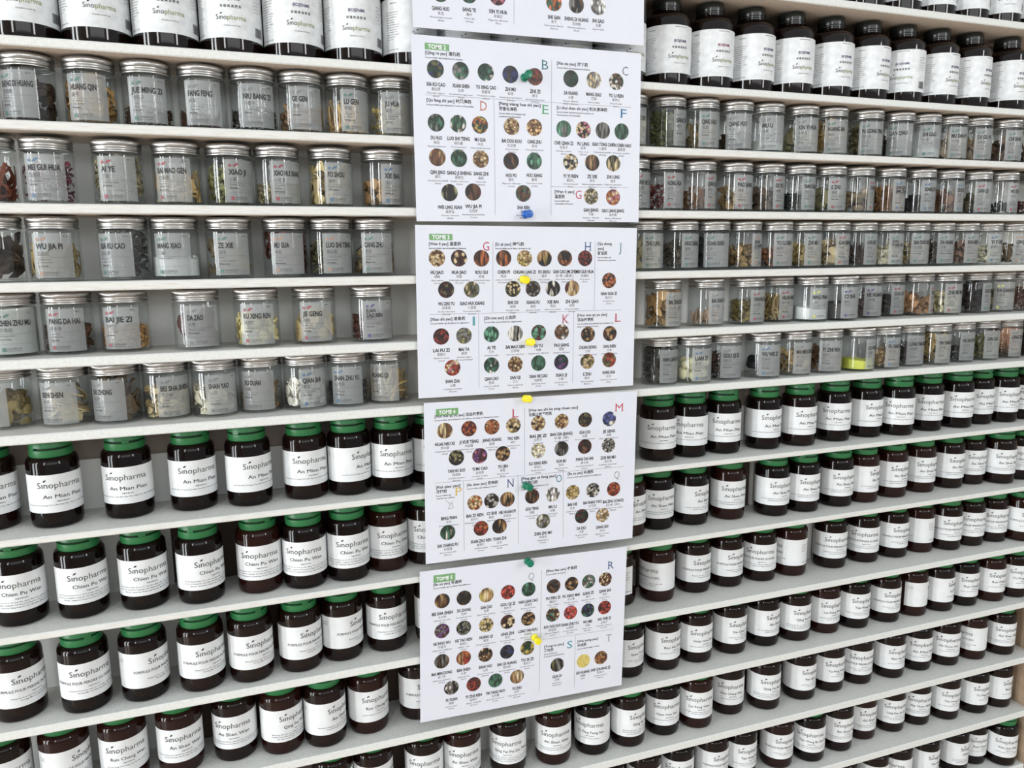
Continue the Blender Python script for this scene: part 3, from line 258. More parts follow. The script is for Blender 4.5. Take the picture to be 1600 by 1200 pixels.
M['ink_dull'] = mat_plain('dull green grey ink', (.07, .085, .06), .6)
M['ink_purple'] = mat_plain('violet ink', (.09, .06, .16), .6)
M['ink_wine'] = mat_plain('wine red ink', (.26, .04, .10), .6)
M['clear'] = mat_clear('clear jar plastic', gain=1.25)
M['film'] = mat_film('frosted grey label film', (.42, .445, .445), .50)
M['alu'] = mat_noise('brushed aluminium', (.44, .44, .435), (.52, .52, .51), 300, .33, metal=1, stretch=(1, 1, 8))
M['sheet'] = mat_noise('white printed paper', (.70, .72, .80), (.72, .74, .82), 30, .45)
M['laminate'] = mat_clear('clear laminate', (.99, .99, .99), 1.25, .16, .8)
M['tag_green'] = mat_plain('light green print', (.17, .36, .15), .5)
M['white_ink'] = mat_plain('white print', (.85, .87, .88), .5)
M['rule'] = mat_plain('grey rule print', (.30, .31, .34), .5)
ICON = {'g': (.085, .17, .145), 'e': (.17, .18, .18), 'b': (.085, .15, .24), 'r': (.27, .07, .09), 'o': (.32, .20, .15), 'y': (.50, .50, .12), 'v': (.09, .08, .20)}
for k_, c_ in ICON.items(): M['icon_' + k_] = mat_plain('printed leaf ' + k_, c_, .5)
LETC = dict(B='1E6E70', C='6A6C70', D='B4644A', E='4C9A68', F='1E6A94', G='B42A48', H='2A5480', J='1E7A74', I='5A9AA4', K='A83044', L='B43A4C', M='BC4450', N='2E2E6E', O='3A7A84', P='CDB04A', Q='9C9C9C', R='1E4A78', S='2A8A9A', T='8A8C90')
for k_, c_ in LETC.items(): M['let_' + k_] = mat_plain('chart letter ' + k_, rgb(c_), .5)
for k_, c_ in dict(green=(.005, .16, .085), blue=(.01, .10, .42), yellow=(.78, .68, .02)).items(): M['pin_' + k_] = mat_plain(k_ + ' pin plastic', c_, .22)
M['steel'] = mat_plain('steel', (.5, .5, .5), .3, 1)

# ------------------------------------------------------------------ mesh helpers
class MB:
    def __init__(s): s.v = []; s.f = []; s.m = []; s.mats = []
    def mi(s, key):
        mt = M[key] if isinstance(key, str) else key
        if mt not in s.mats: s.mats.append(mt)
        return s.mats.index(mt)
    def add(s, vs, fs, key):
        o = len(s.v); i = s.mi(key); s.v += vs
        for f in fs: s.f.append([a+o for a in f]); s.m.append(i)
    def box(s, x0, x1, y0, y1, z0, z1, key):
        v = [(x, y, z) for z in (z0, z1) for y in (y0, y1) for x in (x0, x1)]
        s.add(v, [(0, 2, 3, 1), (4, 5, 7, 6), (0, 1, 5, 4), (2, 6, 7, 3), (0, 4, 6, 2), (1, 3, 7, 5)], key)
    def lathe(s, prof, key, n=48, closed=True, cx=0, cy=0):
        vs = [(cx+r*math.cos(2*PI*i/n), cy+r*math.sin(2*PI*i/n), z) for r, z in prof for i in range(n)]
        fs = [(j*n+i, j*n+(i+1) % n, (j+1)*n+(i+1) % n, (j+1)*n+i) for j in range(len(prof)-1) for i in range(n)]
        if closed:
            if prof[0][0] > 1e-5: fs.append(tuple(reversed(range(n))))
            if prof[-1][0] > 1e-5: fs.append(tuple((len(prof)-1)*n+i for i in range(n)))
        s.add(vs, fs, key)
    def mesh(s, name, smooth=35):
        me = bpy.data.meshes.new(name); me.from_pydata(s.v, [], s.f)
        for mt in s.mats: me.materials.append(mt)
        me.polygons.foreach_set('material_index', s.m)
        if smooth is not None:
            me.polygons.foreach_set('use_smooth', [True]*len(s.f)); me.set_sharp_from_angle(angle=math.radians(smooth))
        me.update(); return me
    def build(s, name, parent=None, smooth=35, loc=None):
        return link(name, s.mesh(name, smooth), parent, loc)
def link(name, data, parent=None, loc=None):
    o = bpy.data.objects.new(name, data); COL.objects.link(o)
    if parent is not None: o.parent = parent
    if loc is not None: o.location = loc
    return o
def tag(o, label=None, cat=None, group=None, kind=None):
    if label:
        n = len(label.split()); assert 4 <= n <= 16, (n, label)
        o['label'] = label
    if cat: o['category'] = cat
    if group: o['group'] = group
    if kind: o['kind'] = kind
    return o

_tc = {}
def text2d(body, size=1.0, bold=0.0, xs=1.0, shear=0.0, align='LEFT', res=2, mono=None):
    """flat triangulated text as ([(x, z)], faces); size is the em size, cap height is about 0.73 of it"""
    key = (body, round(size, 6), bold, xs, shear, align, res)
    if key in _tc: return _tc[key]
    cu = bpy.data.curves.new('t', 'FONT'); cu.body = body; cu.size = 1.0; cu.align_x = align; cu.resolution_u = res
    cu.offset = bold; cu.shear = shear; cu.fill_mode = 'FRONT'
    ob = bpy.data.objects.new('t', cu); COL.objects.link(ob)
    dg = bpy.context.evaluated_depsgraph_get(); ev = ob.evaluated_get(dg); me = ev.to_mesh()
    vs = [(v.co.x*size*xs, v.co.y*size) for v in me.vertices]; fs = [tuple(p.vertices) for p in me.polygons]
    ev.to_mesh_clear(); bpy.data.objects.remove(ob); bpy.data.curves.remove(cu)
    _tc[key] = (vs, fs); return _tc[key]
def fit_text(body, width, height, **kw):
    """text scaled to a width and a cap height (metres)"""
    size = height/.729
    vs, fs = text2d(body, size, xs=1.0, **kw)
    if not vs: return vs, fs
    w = max(v[0] for v in vs)-min(v[0] for v in vs)
    k = width/w
    return [(v[0]*k, v[1]) for v in vs], fs
def bend(vs, R, x0, z0):
    return [(R*math.sin((x+x0)/R), -R*math.cos((x+x0)/R), z+z0) for x, z in vs]
def flat(vs, x0, z0, y=0.0):
    return [(x+x0, y, z+z0) for x, z in vs]
def strip(mb, R, x0, x1, z0, z1, key, seg=None):
    """a rectangle bent round the cylinder of radius R, arc coordinates in metres"""
    n = seg or max(1, int(abs(x1-x0)/R/math.radians(4)))
    vs = [(R*math.sin((x0+(x1-x0)*i/n)/R), -R*math.cos((x0+(x1-x0)*i/n)/R), z) for i in range(n+1) for z in (z0, z1)]
    mb.add(vs, [(2*i, 2*i+2, 2*i+3, 2*i+1) for i in range(n)], key)
def squiggle_lines(mb, R, x0, widths, z, dz, key, h=.0005):
    for i, w in enumerate(widths): strip(mb, R, x0, x0+w, z-i*dz, z-i*dz+h, key)

LEAF = [(-.5, 0), (-.3, .22), (0, .34), (.3, .28), (.5, .1), (.3, -.12), (0, -.24), (-.3, -.16)]
def leaf2d(w, h, ang=0):
    c, s = math.cos(ang), math.sin(ang)
    return [((x*w*c-y*h*s), (x*w*s+y*h*c)) for x, y in LEAF], [tuple(reversed(range(8)))]
def disc2d(r, n=14):
    return [(r*math.cos(2*PI*i/n), r*math.sin(2*PI*i/n)) for i in range(n)], [tuple(range(n))]
def logo(mb, R, x0, z0, width, cap, first, second):
    vs, fs = fit_text('Sınopharma', width, cap, bold=-.004)
    cut = width*.385
    for part, key in ((0, first), (1, second)):
        keep = [f for f in fs if (sum(vs[i][0] for i in f)/len(f) > cut) == bool(part)]
        ids = sorted({i for f in keep for i in f}); re = {a: b for b, a in enumerate(ids)}
        mb.add(bend([vs[i] for i in ids], R, x0, z0), [[re[i] for i in f] for f in keep], key)
    lv, lf = leaf2d(width*.085, cap*.45, .5); mb.add(bend(lv, R, x0+width*.185, z0+cap*1.15), lf, first)

# ------------------------------------------------------------------ pill bottle
RB = .0266
def pill_body(matkey):
    b = MB(); R = RB
    b.lathe([(0, .0012), (R-.006, .0004), (R-.0035, 0), (R-.0012, .0012), (R-.0002, .004), (R, .008), (R, .0720), (R-.0006, .0757), (R-.0022, .0785), (R-.0048, .0799), (.0205, .0802), (.0195, .0806), (.0195, .0845)], matkey, 56)
    return b.mesh('body')
PILL_BODY = {k: pill_body('plastic_' + k) for k in ('dark', 'red', 'warm')}
def cap_mesh():
    b = MB()
    b.lathe([(.0196, .0800), (.0215, .0800), (.0219, .0806), (.0219, .0878), (.0215, .0882), (.0191, .0884)], 'green', 48, closed=False)
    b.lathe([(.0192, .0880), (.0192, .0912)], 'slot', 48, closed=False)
    return b.mesh('cap')
def lid_mesh():
    b = MB(); n = 48
    b.lathe([(.0190, .0905), (.0215, .0905), (.0219, .0910), (.0218, .0963), (.0209, .0976), (.0190, .0979), (.0186, .0974), (0, .0974)], 'green', n)
    for a0, w in ((-.1, .34), (2.9, .5)):     # finger tab and hinge bridging the slot
        vs = []
        for i in range(5):
            a = a0+w*i/4
            for r, z in ((.0200, .0884), (.0222, .0886), (.0222, .0912), (.0200, .0912)): vs.append((r*math.sin(a), -r*math.cos(a), z))
        fs = [(4*i+j, 4*i+(j+1) % 4, 4*i+4+(j+1) % 4, 4*i+4+j) for i in range(4) for j in range(4)]+[(0, 1, 2, 3), (19, 18, 17, 16)]
        b.add(vs, [tuple(reversed(f)) for f in fs], 'green')
    return b.mesh('lid')
CAP, LID = cap_mesh(), lid_mesh()
TITLES = {'AM': ('An Mian Pian', .0425, .0044, .0165, ["Suan Zao Ren, Fu Ling, Yuan Zhi, Shan Yao, Gan Cao, Zhi Zi, Mai Men Dong"]),
 'CP': ('Chien Pu Wan', .0420, .0044, .0190, ["Du zi huang, zhuan niu xi, Tu si zi, Bao shan, Gou qi zi, Qiang hua, He shou", "Bu wei zi, huang bai, Cang zhu, Shi shan ban, Ba ji rou, hu lu ba, Wu mei, Yuan", "Bai zhi, Gang hua, Fang feng, Da zao, Bai shao, Mu tong hua"]),
 'AS': ('An Shen Wan', .0400, .0044, .0180, ["Dan Shen, Huang Lian, Bai Zi Ren, Suan Zao Ren, Yuan Zhi, Fu Ling, Sheng", "Sheng Di Huang, Lian Zi, Gan Cao, Sha Ren, Wu Wei Zi"]),
 'FP': ('FORMULE POUR PERDRE DU POIDS', .066, .0034, .0185, ["Huang Qi, Rou Gui, Chen Pi, Yi Yi Ren, Shan Zha, Mai", "Fu Ling, Mei Ya, Shan Ga, Dang Gui"]),
 'RC': ('Run Chang Wan', .0420, .0040, .0180, ["Ji Da Di, Lang You, Dang Gui, Tao Ren, Shan Yao"]),
 'QF': ('Qing Fei Pai Du Tang', .0540, .0040, .0180, ["Ma Huang, Zhi Gan Cao, Xing Ren, Gui Zhi, Ze Xie, Zhu Ling, Bai Zhu", "Chai Hu, Huang Qin, Jiang Ban Xia, Sheng Jiang, Zi Wan, Kuan Dong Hua", "She Gan, Xi Xin, Shan Yao, Zhi Shi, Chen Pi, Huo Xiang"]),
 'ST': ('Shen Tong Zhu Yu', .0480, .0036, .0180, ["Qin Jiao, Tao Ren, Hong Hua, Gan Cao, Chuan Xiong", "Dang Gui, Xiang Fu, Mo Yao"]),
 'BH': ('Bao He Wan', .0340, .0038, .0180, ["Shan Zha, Lai Fu Zi, Shen Qu, Ban Xia, Lian Qiao"]),
 'HH': ('Huai Hua San', .0350, .0036, .0170, ["Huai Hua, Fang Feng, Ce Bai Ye, Jing Jie, Zhi Shi"]),
 'YQ': ('Yin Qiao San', .0350, .0036, .0180, ["Jin Yin Hua, Lian Qiao, Jie Geng, Bo He, Zhu Ye", "Gan Cao, Jing Jie, Niu Bang Zi"]),
 'LF': ('Lei Feng Wan', .0350, .0036, .0180, ["Huang Bai, Gui Ban, Zhi Mu, Shu Di Huang, Chen Pi", "Bai Shao, Suo Yang, Gan Jiang"]),
 'TW': ('Tian Wang Bu Xin Dan', .0520, .0040, .0180, ["Sheng Di Huang, Ren Shen, Dan Shen, Xuan Shen, Fu Ling, Wu Wei Zi", "Yuan Zhi, Jie Geng, Dang Gui, Tian Men Dong"]),
 'YP': ('Yu Ping Feng San', .0430, .0038, .0180, ["Huang Qi, Bai Zhu, Fang Feng"]),
 'WC': ('Wen Chang Wan', .0380, .0036, .0180, ["Lu Bo, Zi Shen Shu, Mai Ya, Yi Zhi Ren"]),
 'HS': ('He Shou Wu', .0340, .0038, .0180, ["He Shou Wu, Niu Xi, Sheng Di Huang"]),
 'LD': ('Long Dan Xie Gan Wan', .0500, .0038, .0180, ["Long Dan Cao, Huang Qin, Zhi Zi, Ze Xie, Mu Tong", "Che Qian Zi, Dang Gui, Chai Hu"]),
 'TH': ('Tao Hong Si Wu', .0400, .0036, .0180, ["Shu Di Huang, Dang Gui, Bai Shao, Chuan Xiong, Tao Ren"]),
 'XJ': ('Xiao Jian Wan', .0360, .0038, .0180, ["Gui Zhi, Bai Shao, Gan Cao, Sheng Jiang, Da Zao"]),
}
def pill_label(code):
    t, w, h, z, lines = TITLES[code]
    b = MB(); R = RB+.00025; RI = RB+.0006
    x0, x1 = -.042, .096; z0, z1 = .0185, .0618
    strip(b, R, x0, x1, z0, z1, 'paper')
    logo(b, RI, 0, z0+.0282, .0475, .0072, 'ink', 'ink_dull')
    tx = .0055 if code != 'FP' else -.0165
    vs, fs = fit_text(t, w, h, bold=.0); b.add(bend(vs, RI, tx-min(v[0] for v in vs), z0+z), fs, 'ink')
    vs, fs = fit_text('Ingrédients:', .0125, .0015, bold=.01, res=1); b.add(bend(vs, RI, .0195, z0+z-.0042), fs, 'ink')
    for i, s in enumerate(lines):
        ww = min(.078, len(s)*.00108); vs, fs = fit_text(s, ww, .00135, bold=.006, res=1)
        b.add(bend(vs, RI, .026-ww/2, z0+z-.0082-i*.0030), fs, 'ink')
    for i, (s, zz) in enumerate((('120 caps', .0355), ('à 300mg', .0325))):
        vs, fs = fit_text(s, .0085, .0013, bold=.006, res=1); b.add(bend(vs, RI, -.0385, z0+zz), fs, 'ink')
    squiggle_lines(b, RI, .080, [.011, .009, .012, .010], z0+.034, .0035, 'ink_soft')
    strip(b, RI, .082, .0945, z0+.0045, z0+.0052, 'ink_soft')
    return b.mesh('label', None)
PILL_LABEL = {k: pill_label(k) for k in TITLES}

# rows of green-capped bottles: title codes in order from the left (space separated), tints the same way
ROWS = {
1: ('AM '*22, 'w d d d d w d d w w d d d w d d d d d d d d'),
2: ('CP '*9 + 'AS '*14, 'd d d d r d d r w r d d r d d d r r r w w w d'),
3: ('FP '*24, 'w d d w w w w w w w r w w w r w w w r w w w r w'),
4: ('FP FP RC AS AS QF AS RC FP ST BH HH YQ AS QF LF TW FP BH LF RC RC YP', 'w r r r w r w r w d w w w d w r d w r w d r w'),
5: ('TW AS AS AS QF AS YP QF HH LF WC QF YQ YP FP BH AM HS FP AS', 'w w w r w r d w d r w w w w w w d w r w'),
6: ('AS AS BH YQ TH FP TW FP TW AS AS LD AS TH YP BH', 'w w w w d w w r d w r w w w d w'),
7: ('AS TW CP TW CP RC XJ', 'w w w d d d d'),
}
ORD = ['first', 'second', 'third', 'fourth', 'fifth', 'sixth', 'seventh', 'eighth', 'ninth', 'tenth', 'eleventh', 'twelfth', 'thirteenth', 'fourteenth', 'fifteenth', 'sixteenth', 'seventeenth', 'eighteenth', 'nineteenth', 'twentieth']
SHELFWORD = {1: 'top', 2: 'second', 3: 'third', 4: 'fourth', 5: 'fifth', 6: 'sixth', 7: 'lowest'}
def copy_tree(o, parent=None):
    c = o.copy(); COL.objects.link(c); c.parent = parent
    for ch in list(o.children): copy_tree(ch, c)
    return c
def make_pill():
    r = link('pill_bottle', None)
    link('body', PILL_BODY['dark'], r)
    cp = link('cap', CAP, r); tag(link('flip_lid', LID, cp))
    cp['label'] = 'green plastic cap with a hinged flip lid'
    lb = link('paper_label', PILL_LABEL['AM'], r); lb['label'] = 'white printed paper label'
    return r
def pill_bottles():
    proto = make_pill(); used = False
    for row, pos in PILL.items():
        codes = ROWS[row][0].split(); tints = ROWS[row][1].split()
        left = [i for i, q in enumerate(pos) if q[0] < .33]; right = [i for i, q in enumerate(pos) if q[0] >= .33]
        for i, (x, y, a) in enumerate(pos):
            o = copy_tree(proto) if used else proto; used = True
            o.location = (x, y, Z_SHELF[row+6]+.0004); o.rotation_euler = (0, 0, a)
            for ch in o.children:
                base = ch.name.split('.')[0]
                if base == 'body': ch.data = PILL_BODY[{'d': 'dark', 'r': 'red', 'w': 'warm'}[tints[i % len(tints)]]]
                elif base == 'paper_label': ch.data = PILL_LABEL[codes[i % len(codes)]]
                elif base == 'cap': ch.rotation_euler = (0, 0, RND.uniform(-.9, 1.6))
            tint = {'d': 'blackish', 'r': 'reddish brown', 'w': 'dark brown'}[tints[i % len(tints)]]
            sh = SHELFWORD[row]
            if row <= 4 and i in left: lab = '%s bottle, %s from left edge, %s green-cap shelf, left of the charts' % (tint, ORD[left.index(i)], sh)
            elif row <= 4: lab = '%s bottle, %s to the right of the charts, %s green-cap shelf' % (tint, ORD[right.index(i)], sh)
            elif row == 5: lab = '%s green-capped bottle, %s from left on fifth green-cap shelf below the charts' % (tint, ORD[i])
            else: lab = '%s green-capped bottle, %s from left in the %s green-cap row' % (tint, ORD[i], sh)
            tag(o, lab, 'bottle', 'green-capped bottles on the %s green-cap shelf' % sh)

# ------------------------------------------------------------------ large black-capped bottle
RG = .033
def big_body():
    b = MB(); R = RG
    b.lathe([(0, .003), (R-.008, .0015), (R-.006, 0), (R-.003, .0005), (R-.0008, .0022), (R, .0055), (R, .0845), (R-.0010, .0880), (R-.0040, .0912), (R-.0090, .0940), (.0205, .0960), (.0188, .0972), (.0198, .0982), (.0198, .0998), (.0165, .1005), (.0165, .102)], 'plastic_big', 64)
    return b.mesh('body')
def big_cap():
    b = MB(); n = 96; prof = [(.0166, .1002), (.0185, .1002), (.0190, .1008), (.0190, .1028), (.0183, .1032), (.0188, .1036), (.0191, .1060), (.0191, .1130), (.0184, .1143), (0, .1146)]
    b.lathe(prof, 'black_cap', 64)
    return b.mesh('cap')
def big_label(title):
    b = MB(); R = RG+.0003; RI = RG+.0007; z0, z1 = .0162, .0762
    strip(b, R, -.062, .085, z0, z1, 'paper_mottled')
    logo(b, RI, 0, z0+.0185, .0320, .0054, 'ink', 'ink_olive')
    vs, fs = fit_text('BOJENMI', .0185, .0035, bold=.012); b.add(bend(vs, RI, .0075, z0+.0385), fs, title)
    vs, fs = fit_text('保 健 美 减 肥 茶', .0225, .0024, bold=.006, res=1); b.add(bend(vs, RI, .0050, z0+.0310), fs, 'ink')
    vs, fs = fit_text('120 gélules de 300 mg', .0170, .0013, bold=.008, res=1); b.add(bend(vs, RI, .0080, z0+.0120), fs, 'ink')
    vs, fs = fit_text('Complément alimentaire', .0180, .0014, bold=.008, res=1); b.add(bend(vs, RI, .0080, z0+.0570), fs, 'ink')
    vs, fs = fit_text('Ingrédients', .0090, .0014, bold=.008, res=1); b.add(bend(vs, RI, -.0270, z0+.0540), fs, 'ink')
    words = ["Thé vert (feuille), Hordeum vulg", "Plantago asiatica, Cassia obtus", "Crataegus pinnatifida, Poria", "Alisma plantago, Citrus", "Conseils d'utilisation :", "2 gélules par jour avant les repas", "avec un grand verre d'eau. Tenir", "hors de portée des enfants. À", "consommer dans le cadre d'une", "alimentation variée et équilibrée", "et d'un mode de vie sain", "À conserver au sec"]
    for i, s in enumerate(words):
        vs, fs = fit_text(s, len(s)*.00052, .0012, bold=.006, res=1); b.add(bend(vs, RI, -.0330, z0+.0440-i*.0027), fs, 'ink')
    vs, fs = fit_text('À consommer avant le 12 2026', .0170, .0013, bold=.008, res=1); b.add(bend(vs, RI, -.0340, z0+.0030), fs, 'ink')
    for i, s in enumerate(["Fabriqué en France pour", "Laboratoire", "Rue de la Gare 75010", "Paris France", "Lot 2403 B", "Poids net 45 g"]):
        vs, fs = fit_text(s, len(s)*.0006, .0012, bold=.006, res=1); b.add(bend(vs, RI, .0430, z0+.0480-i*.0036), fs, 'ink')
    x = .0440; rr = random.Random(4)
    while x < .0570:
        w = rr.choice([.0003, .0005, .0008]); strip(b, RI, x, x+w, z0+.0050, z0+.0150, 'ink', 1); x += w+rr.choice([.0003, .0005])
    return b.mesh('label', None)
def big_bottles():
    body, cap, l1, l2 = big_body(), big_cap(), big_label('ink_purple'), big_label('ink_wine')
    for key, z in (('big1', Z_SHELF[1]), ('big0', Z_SHELF[0])):
        pos = BIG[key]; n = 0
        for i, (x, y, a) in enumerate(pos):
            r = link('supplement_bottle', None); r.location = (x, y, z+.0004); r.rotation_euler = (0, 0, a)
            link('body', body, r); c = link('cap', cap, r); c['label'] = 'black ribbed plastic cap'
            lb = link('paper_label', l2 if (key == 'big1' and i == 12) else l1, r); lb['label'] = 'mottled white printed label'
            if key == 'big0': lab = 'large amber bottle, %s from left on the shelf at the top right corner' % ORD[i]
            elif x < .2: lab = 'large amber bottle with white label, %s from left edge on shelf above the jars' % ORD[i]
            elif x < .43: lab = 'large amber bottle mostly hidden behind the charts, %s of those hidden' % ORD[sum(1 for q in pos[:i] if q[0] > .2)]
            else:
                lab = 'large black-capped amber bottle, %s right of the charts on shelf above the jars' % ORD[n]; n += 1
            tag(r, lab, 'bottle', 'large black-capped bottles on the upper shelves')

# ------------------------------------------------------------------ herb jars
RJ = .0255
def jar_glass():
    b = MB(); R = RJ
    b.lathe([(0, .0022), (R-.005, .0018), (R-.0042, .0005), (R-.003, 0), (R-.001, .0006), (R, .0026), (R, .0510), (R-.0006, .0530), (R-.0022, .0545), (R-.0028, .0560)], 'clear', 56)
    b.lathe([(R-.0012, .0520), (R-.0012, .0032), (R-.004, .0028), (0, .0030)], 'clear', 48, closed=False)
    return b.mesh('jar_body')
def jar_lid():
    b = MB(); n = 120; R = .0253
    prof = [(R-.0012, .0548), (R, .0550), (R+.0002, .0560), (R-.0004, .0568), (R-.0009, .0578), (R-.0004, .0590), (R, .0600), (R-.0002, .0612), (R-.0008, .0622)]
    b.lathe(prof, 'alu', 56, closed=False)
    vs = []; k = [(R-.0008, .0622), (R-.0001, .0632), (R, .0652), (R-.0006, .0664)]
    for r, z in k:
        for i in range(n*2):
            rr = r-(.00035 if (i % 2 and z > .0628) else 0); a = PI*i/n; vs.append((rr*math.cos(a), rr*math.sin(a), z))
    N = n*2; b.add(vs, [(j*N+i, j*N+(i+1) % N, (j+1)*N+(i+1) % N, (j+1)*N+i) for j in range(3) for i in range(N)], 'alu')
    b.lathe([(R-.0006, .0664), (R-.0018, .0675), (R-.0035, .0672), (0, .0672)], 'alu', 56)
    return b.mesh('jar_lid', 50)
JGLASS, JLID = jar_glass(), jar_lid()
def jar_label(name, code, icon):
    zh, lat, part = HERBS[name]
    b = MB(); R = RJ+.0002; RI = RJ+.0005; W = .0400
    strip(b, R, 0, W, .0038, .0500, 'film')
    v, f = disc2d(.0017); b.add(bend(v, RI, .0060, .0435), f, 'icon_'+icon)
    v, f = leaf2d(.0072, .0048, .45); b.add(bend(v, RI, .0122, .0440), f, 'icon_'+icon)
    v, f = fit_text(code, .0042, .0014, bold=.01, res=1); b.add(bend(v, RI, .0315, .0462), f, 'ink')
    words = name.replace(' (MI ZHI)', '|(MI ZHI)').replace(' (CHAO)', '(CHAO)')
    if name in ('SUAN ZAO REN', 'SANG JI SHENG', 'XIAO TONG CAO'): words = name.replace(' ', '|', 1) if name != 'SANG JI SHENG' else 'SANG|JI SHENG'
    rows = words.split('|'); h = .0060 if len(rows) == 1 else .0046; zt = .0338 if len(rows) == 1 else .0362
    for i, s in enumerate(rows):
        w = min(.0330, len(s)*.00285); v, f = fit_text(s, w, h, bold=.028)
        b.add(bend(v, RI, .0042-min(q[0] for q in v), zt-i*.0055), f, 'ink')
    v, f = fit_text(zh, len(zh)*.0040, .0038, bold=-.003, res=1); b.add(bend(v, RI, .0045, .0270), f, 'ink_soft')
    strip(b, RI, .0042, .0355, .0250, .02520, 'ink_soft')
    ls = lat.split(' ', 1) if len(lat) > 16 else [lat]; z = .0222
    for s in ls:
        v, f = fit_text(s, len(s)*.00115, .0018, shear=.25, res=1); b.add(bend(v, RI, .0045, z), f, 'ink_soft'); z -= .0031
    if part:
        s = '(%s)' % part; v, f = fit_text(s, len(s)*.00125, .0019, bold=.008, res=1); b.add(bend(v, RI, .0045, z-.0006), f, 'ink')
    strip(b, RI, .0042, .0355, .0142, .01435, 'ink_soft')
    strip(b, RI, .0055, .0093, .0064, .0102, 'icon_'+icon)
    v, f = fit_text('CALEBASSE', .0140, .0019, res=1); b.add(bend(v, RI, .0100, .0083), f, 'ink_soft')
    v, f = fit_text('LABORATOIRE', .0130, .0010, res=1); b.add(bend(v, RI, .0102, .0064), f, 'ink_soft')
    return b.mesh('label', None)

ICO = None
def blob(R, sx, sy, sz, n1=6, n2=4):
    """low ellipsoid vertices/faces"""
    vs = [(0, 0, -sz)]
    for j in range(1, n2):
        p = -PI/2+PI*j/n2
        for i in range(n1):
            a = 2*PI*i/n1; vs.append((sx*math.cos(p)*math.cos(a), sy*math.cos(p)*math.sin(a), sz*math.sin(p)))
    vs.append((0, 0, sz)); fs = [(0, 1+(i+1) % n1, 1+i) for i in range(n1)]
    for j in range(n2-2):
        for i in range(n1): fs.append((1+j*n1+i, 1+j*n1+(i+1) % n1, 1+(j+1)*n1+(i+1) % n1, 1+(j+1)*n1+i))
    t = len(vs)-1; o = 1+(n2-2)*n1
    fs += [(o+i, o+(i+1) % n1, t) for i in range(n1)]
    return vs, fs
def slab(R, w, l, t, n=9, irr=.18, warp=.25):
    """irregular thin slice with warp"""
    rim = [((w*(1+R.uniform(-irr, irr)))*math.cos(2*PI*i/n), (l*(1+R.uniform(-irr, irr)))*math.sin(2*PI*i/n)) for i in range(n)]
    k = R.uniform(-warp, warp)/max(w, l)
    zf = lambda x, y: k*(x*x-y*y)
    vs = [(x, y, zf(x, y)+t/2) for x, y in rim]+[(x, y, zf(x, y)-t/2) for x, y in rim]+[(0, 0, t/2), (0, 0, -t/2)]
    fs = [(i, (i+1) % n, 2*n) for i in range(n)]+[(n+(i+1) % n, n+i, 2*n+1) for i in range(n)]+[(i, n+i, n+(i+1) % n, (i+1) % n) for i in range(n)]
    return vs, fs
def stick(R, l, r, n=5, curve=.15):
    vs = []; k = 4; cx, cy = R.uniform(-curve, curve)*l, R.uniform(-curve, curve)*l
    for j in range(k+1):
        t = j/k-.5; rr = r*(1+R.uniform(-.25, .25)); b_ = (t*t*4-1)
        for i in range(n):
            a = 2*PI*i/n; vs.append((rr*math.cos(a)+cx*b_, rr*.7*math.sin(a)+cy*b_, t*l))
    fs = [(j*n+i, j*n+(i+1) % n, (j+1)*n+(i+1) % n, (j+1)*n+i) for j in range(k) for i in range(n)]
    fs += [tuple(reversed(range(n))), tuple(k*n+i for i in range(n))]
    return vs, fs
def crumple(R, l, w, n=5):
    vs = []; a = R.uniform(0, 6)
    for j in range(n+1):
        t = j/n-.5; ww = w*(1-(2*t)**2*.7)*R.uniform(.7, 1.1)
        dx, dz = math.sin(a+t*5)*w*.6, math.cos(a+t*7)*w*.6
        vs += [(dx-ww, t*l, dz), (dx, t*l, dz+ww*R.uniform(-.7, .7)), (dx+ww, t*l, dz+ww*R.uniform(-.4, .4))]
    fs = []
    for j in range(n):
        for i in range(2): fs.append((3*j+i, 3*j+i+1, 3*j+4+i, 3*j+3+i))
    return vs, fs
def place(b, vs, fs, rot, loc, key, rmax=RJ-.0018):
    out = []
    for v in vs:
        q = rot @ Vector(v)+Vector(loc); d = math.hypot(q.x, q.y)
        if d > rmax: q.x *= rmax/d; q.y *= rmax/d
        q.z = min(.0525, max(.0034, q.z)); out.append((q.x, q.y, q.z))
    b.add(out, fs, key)
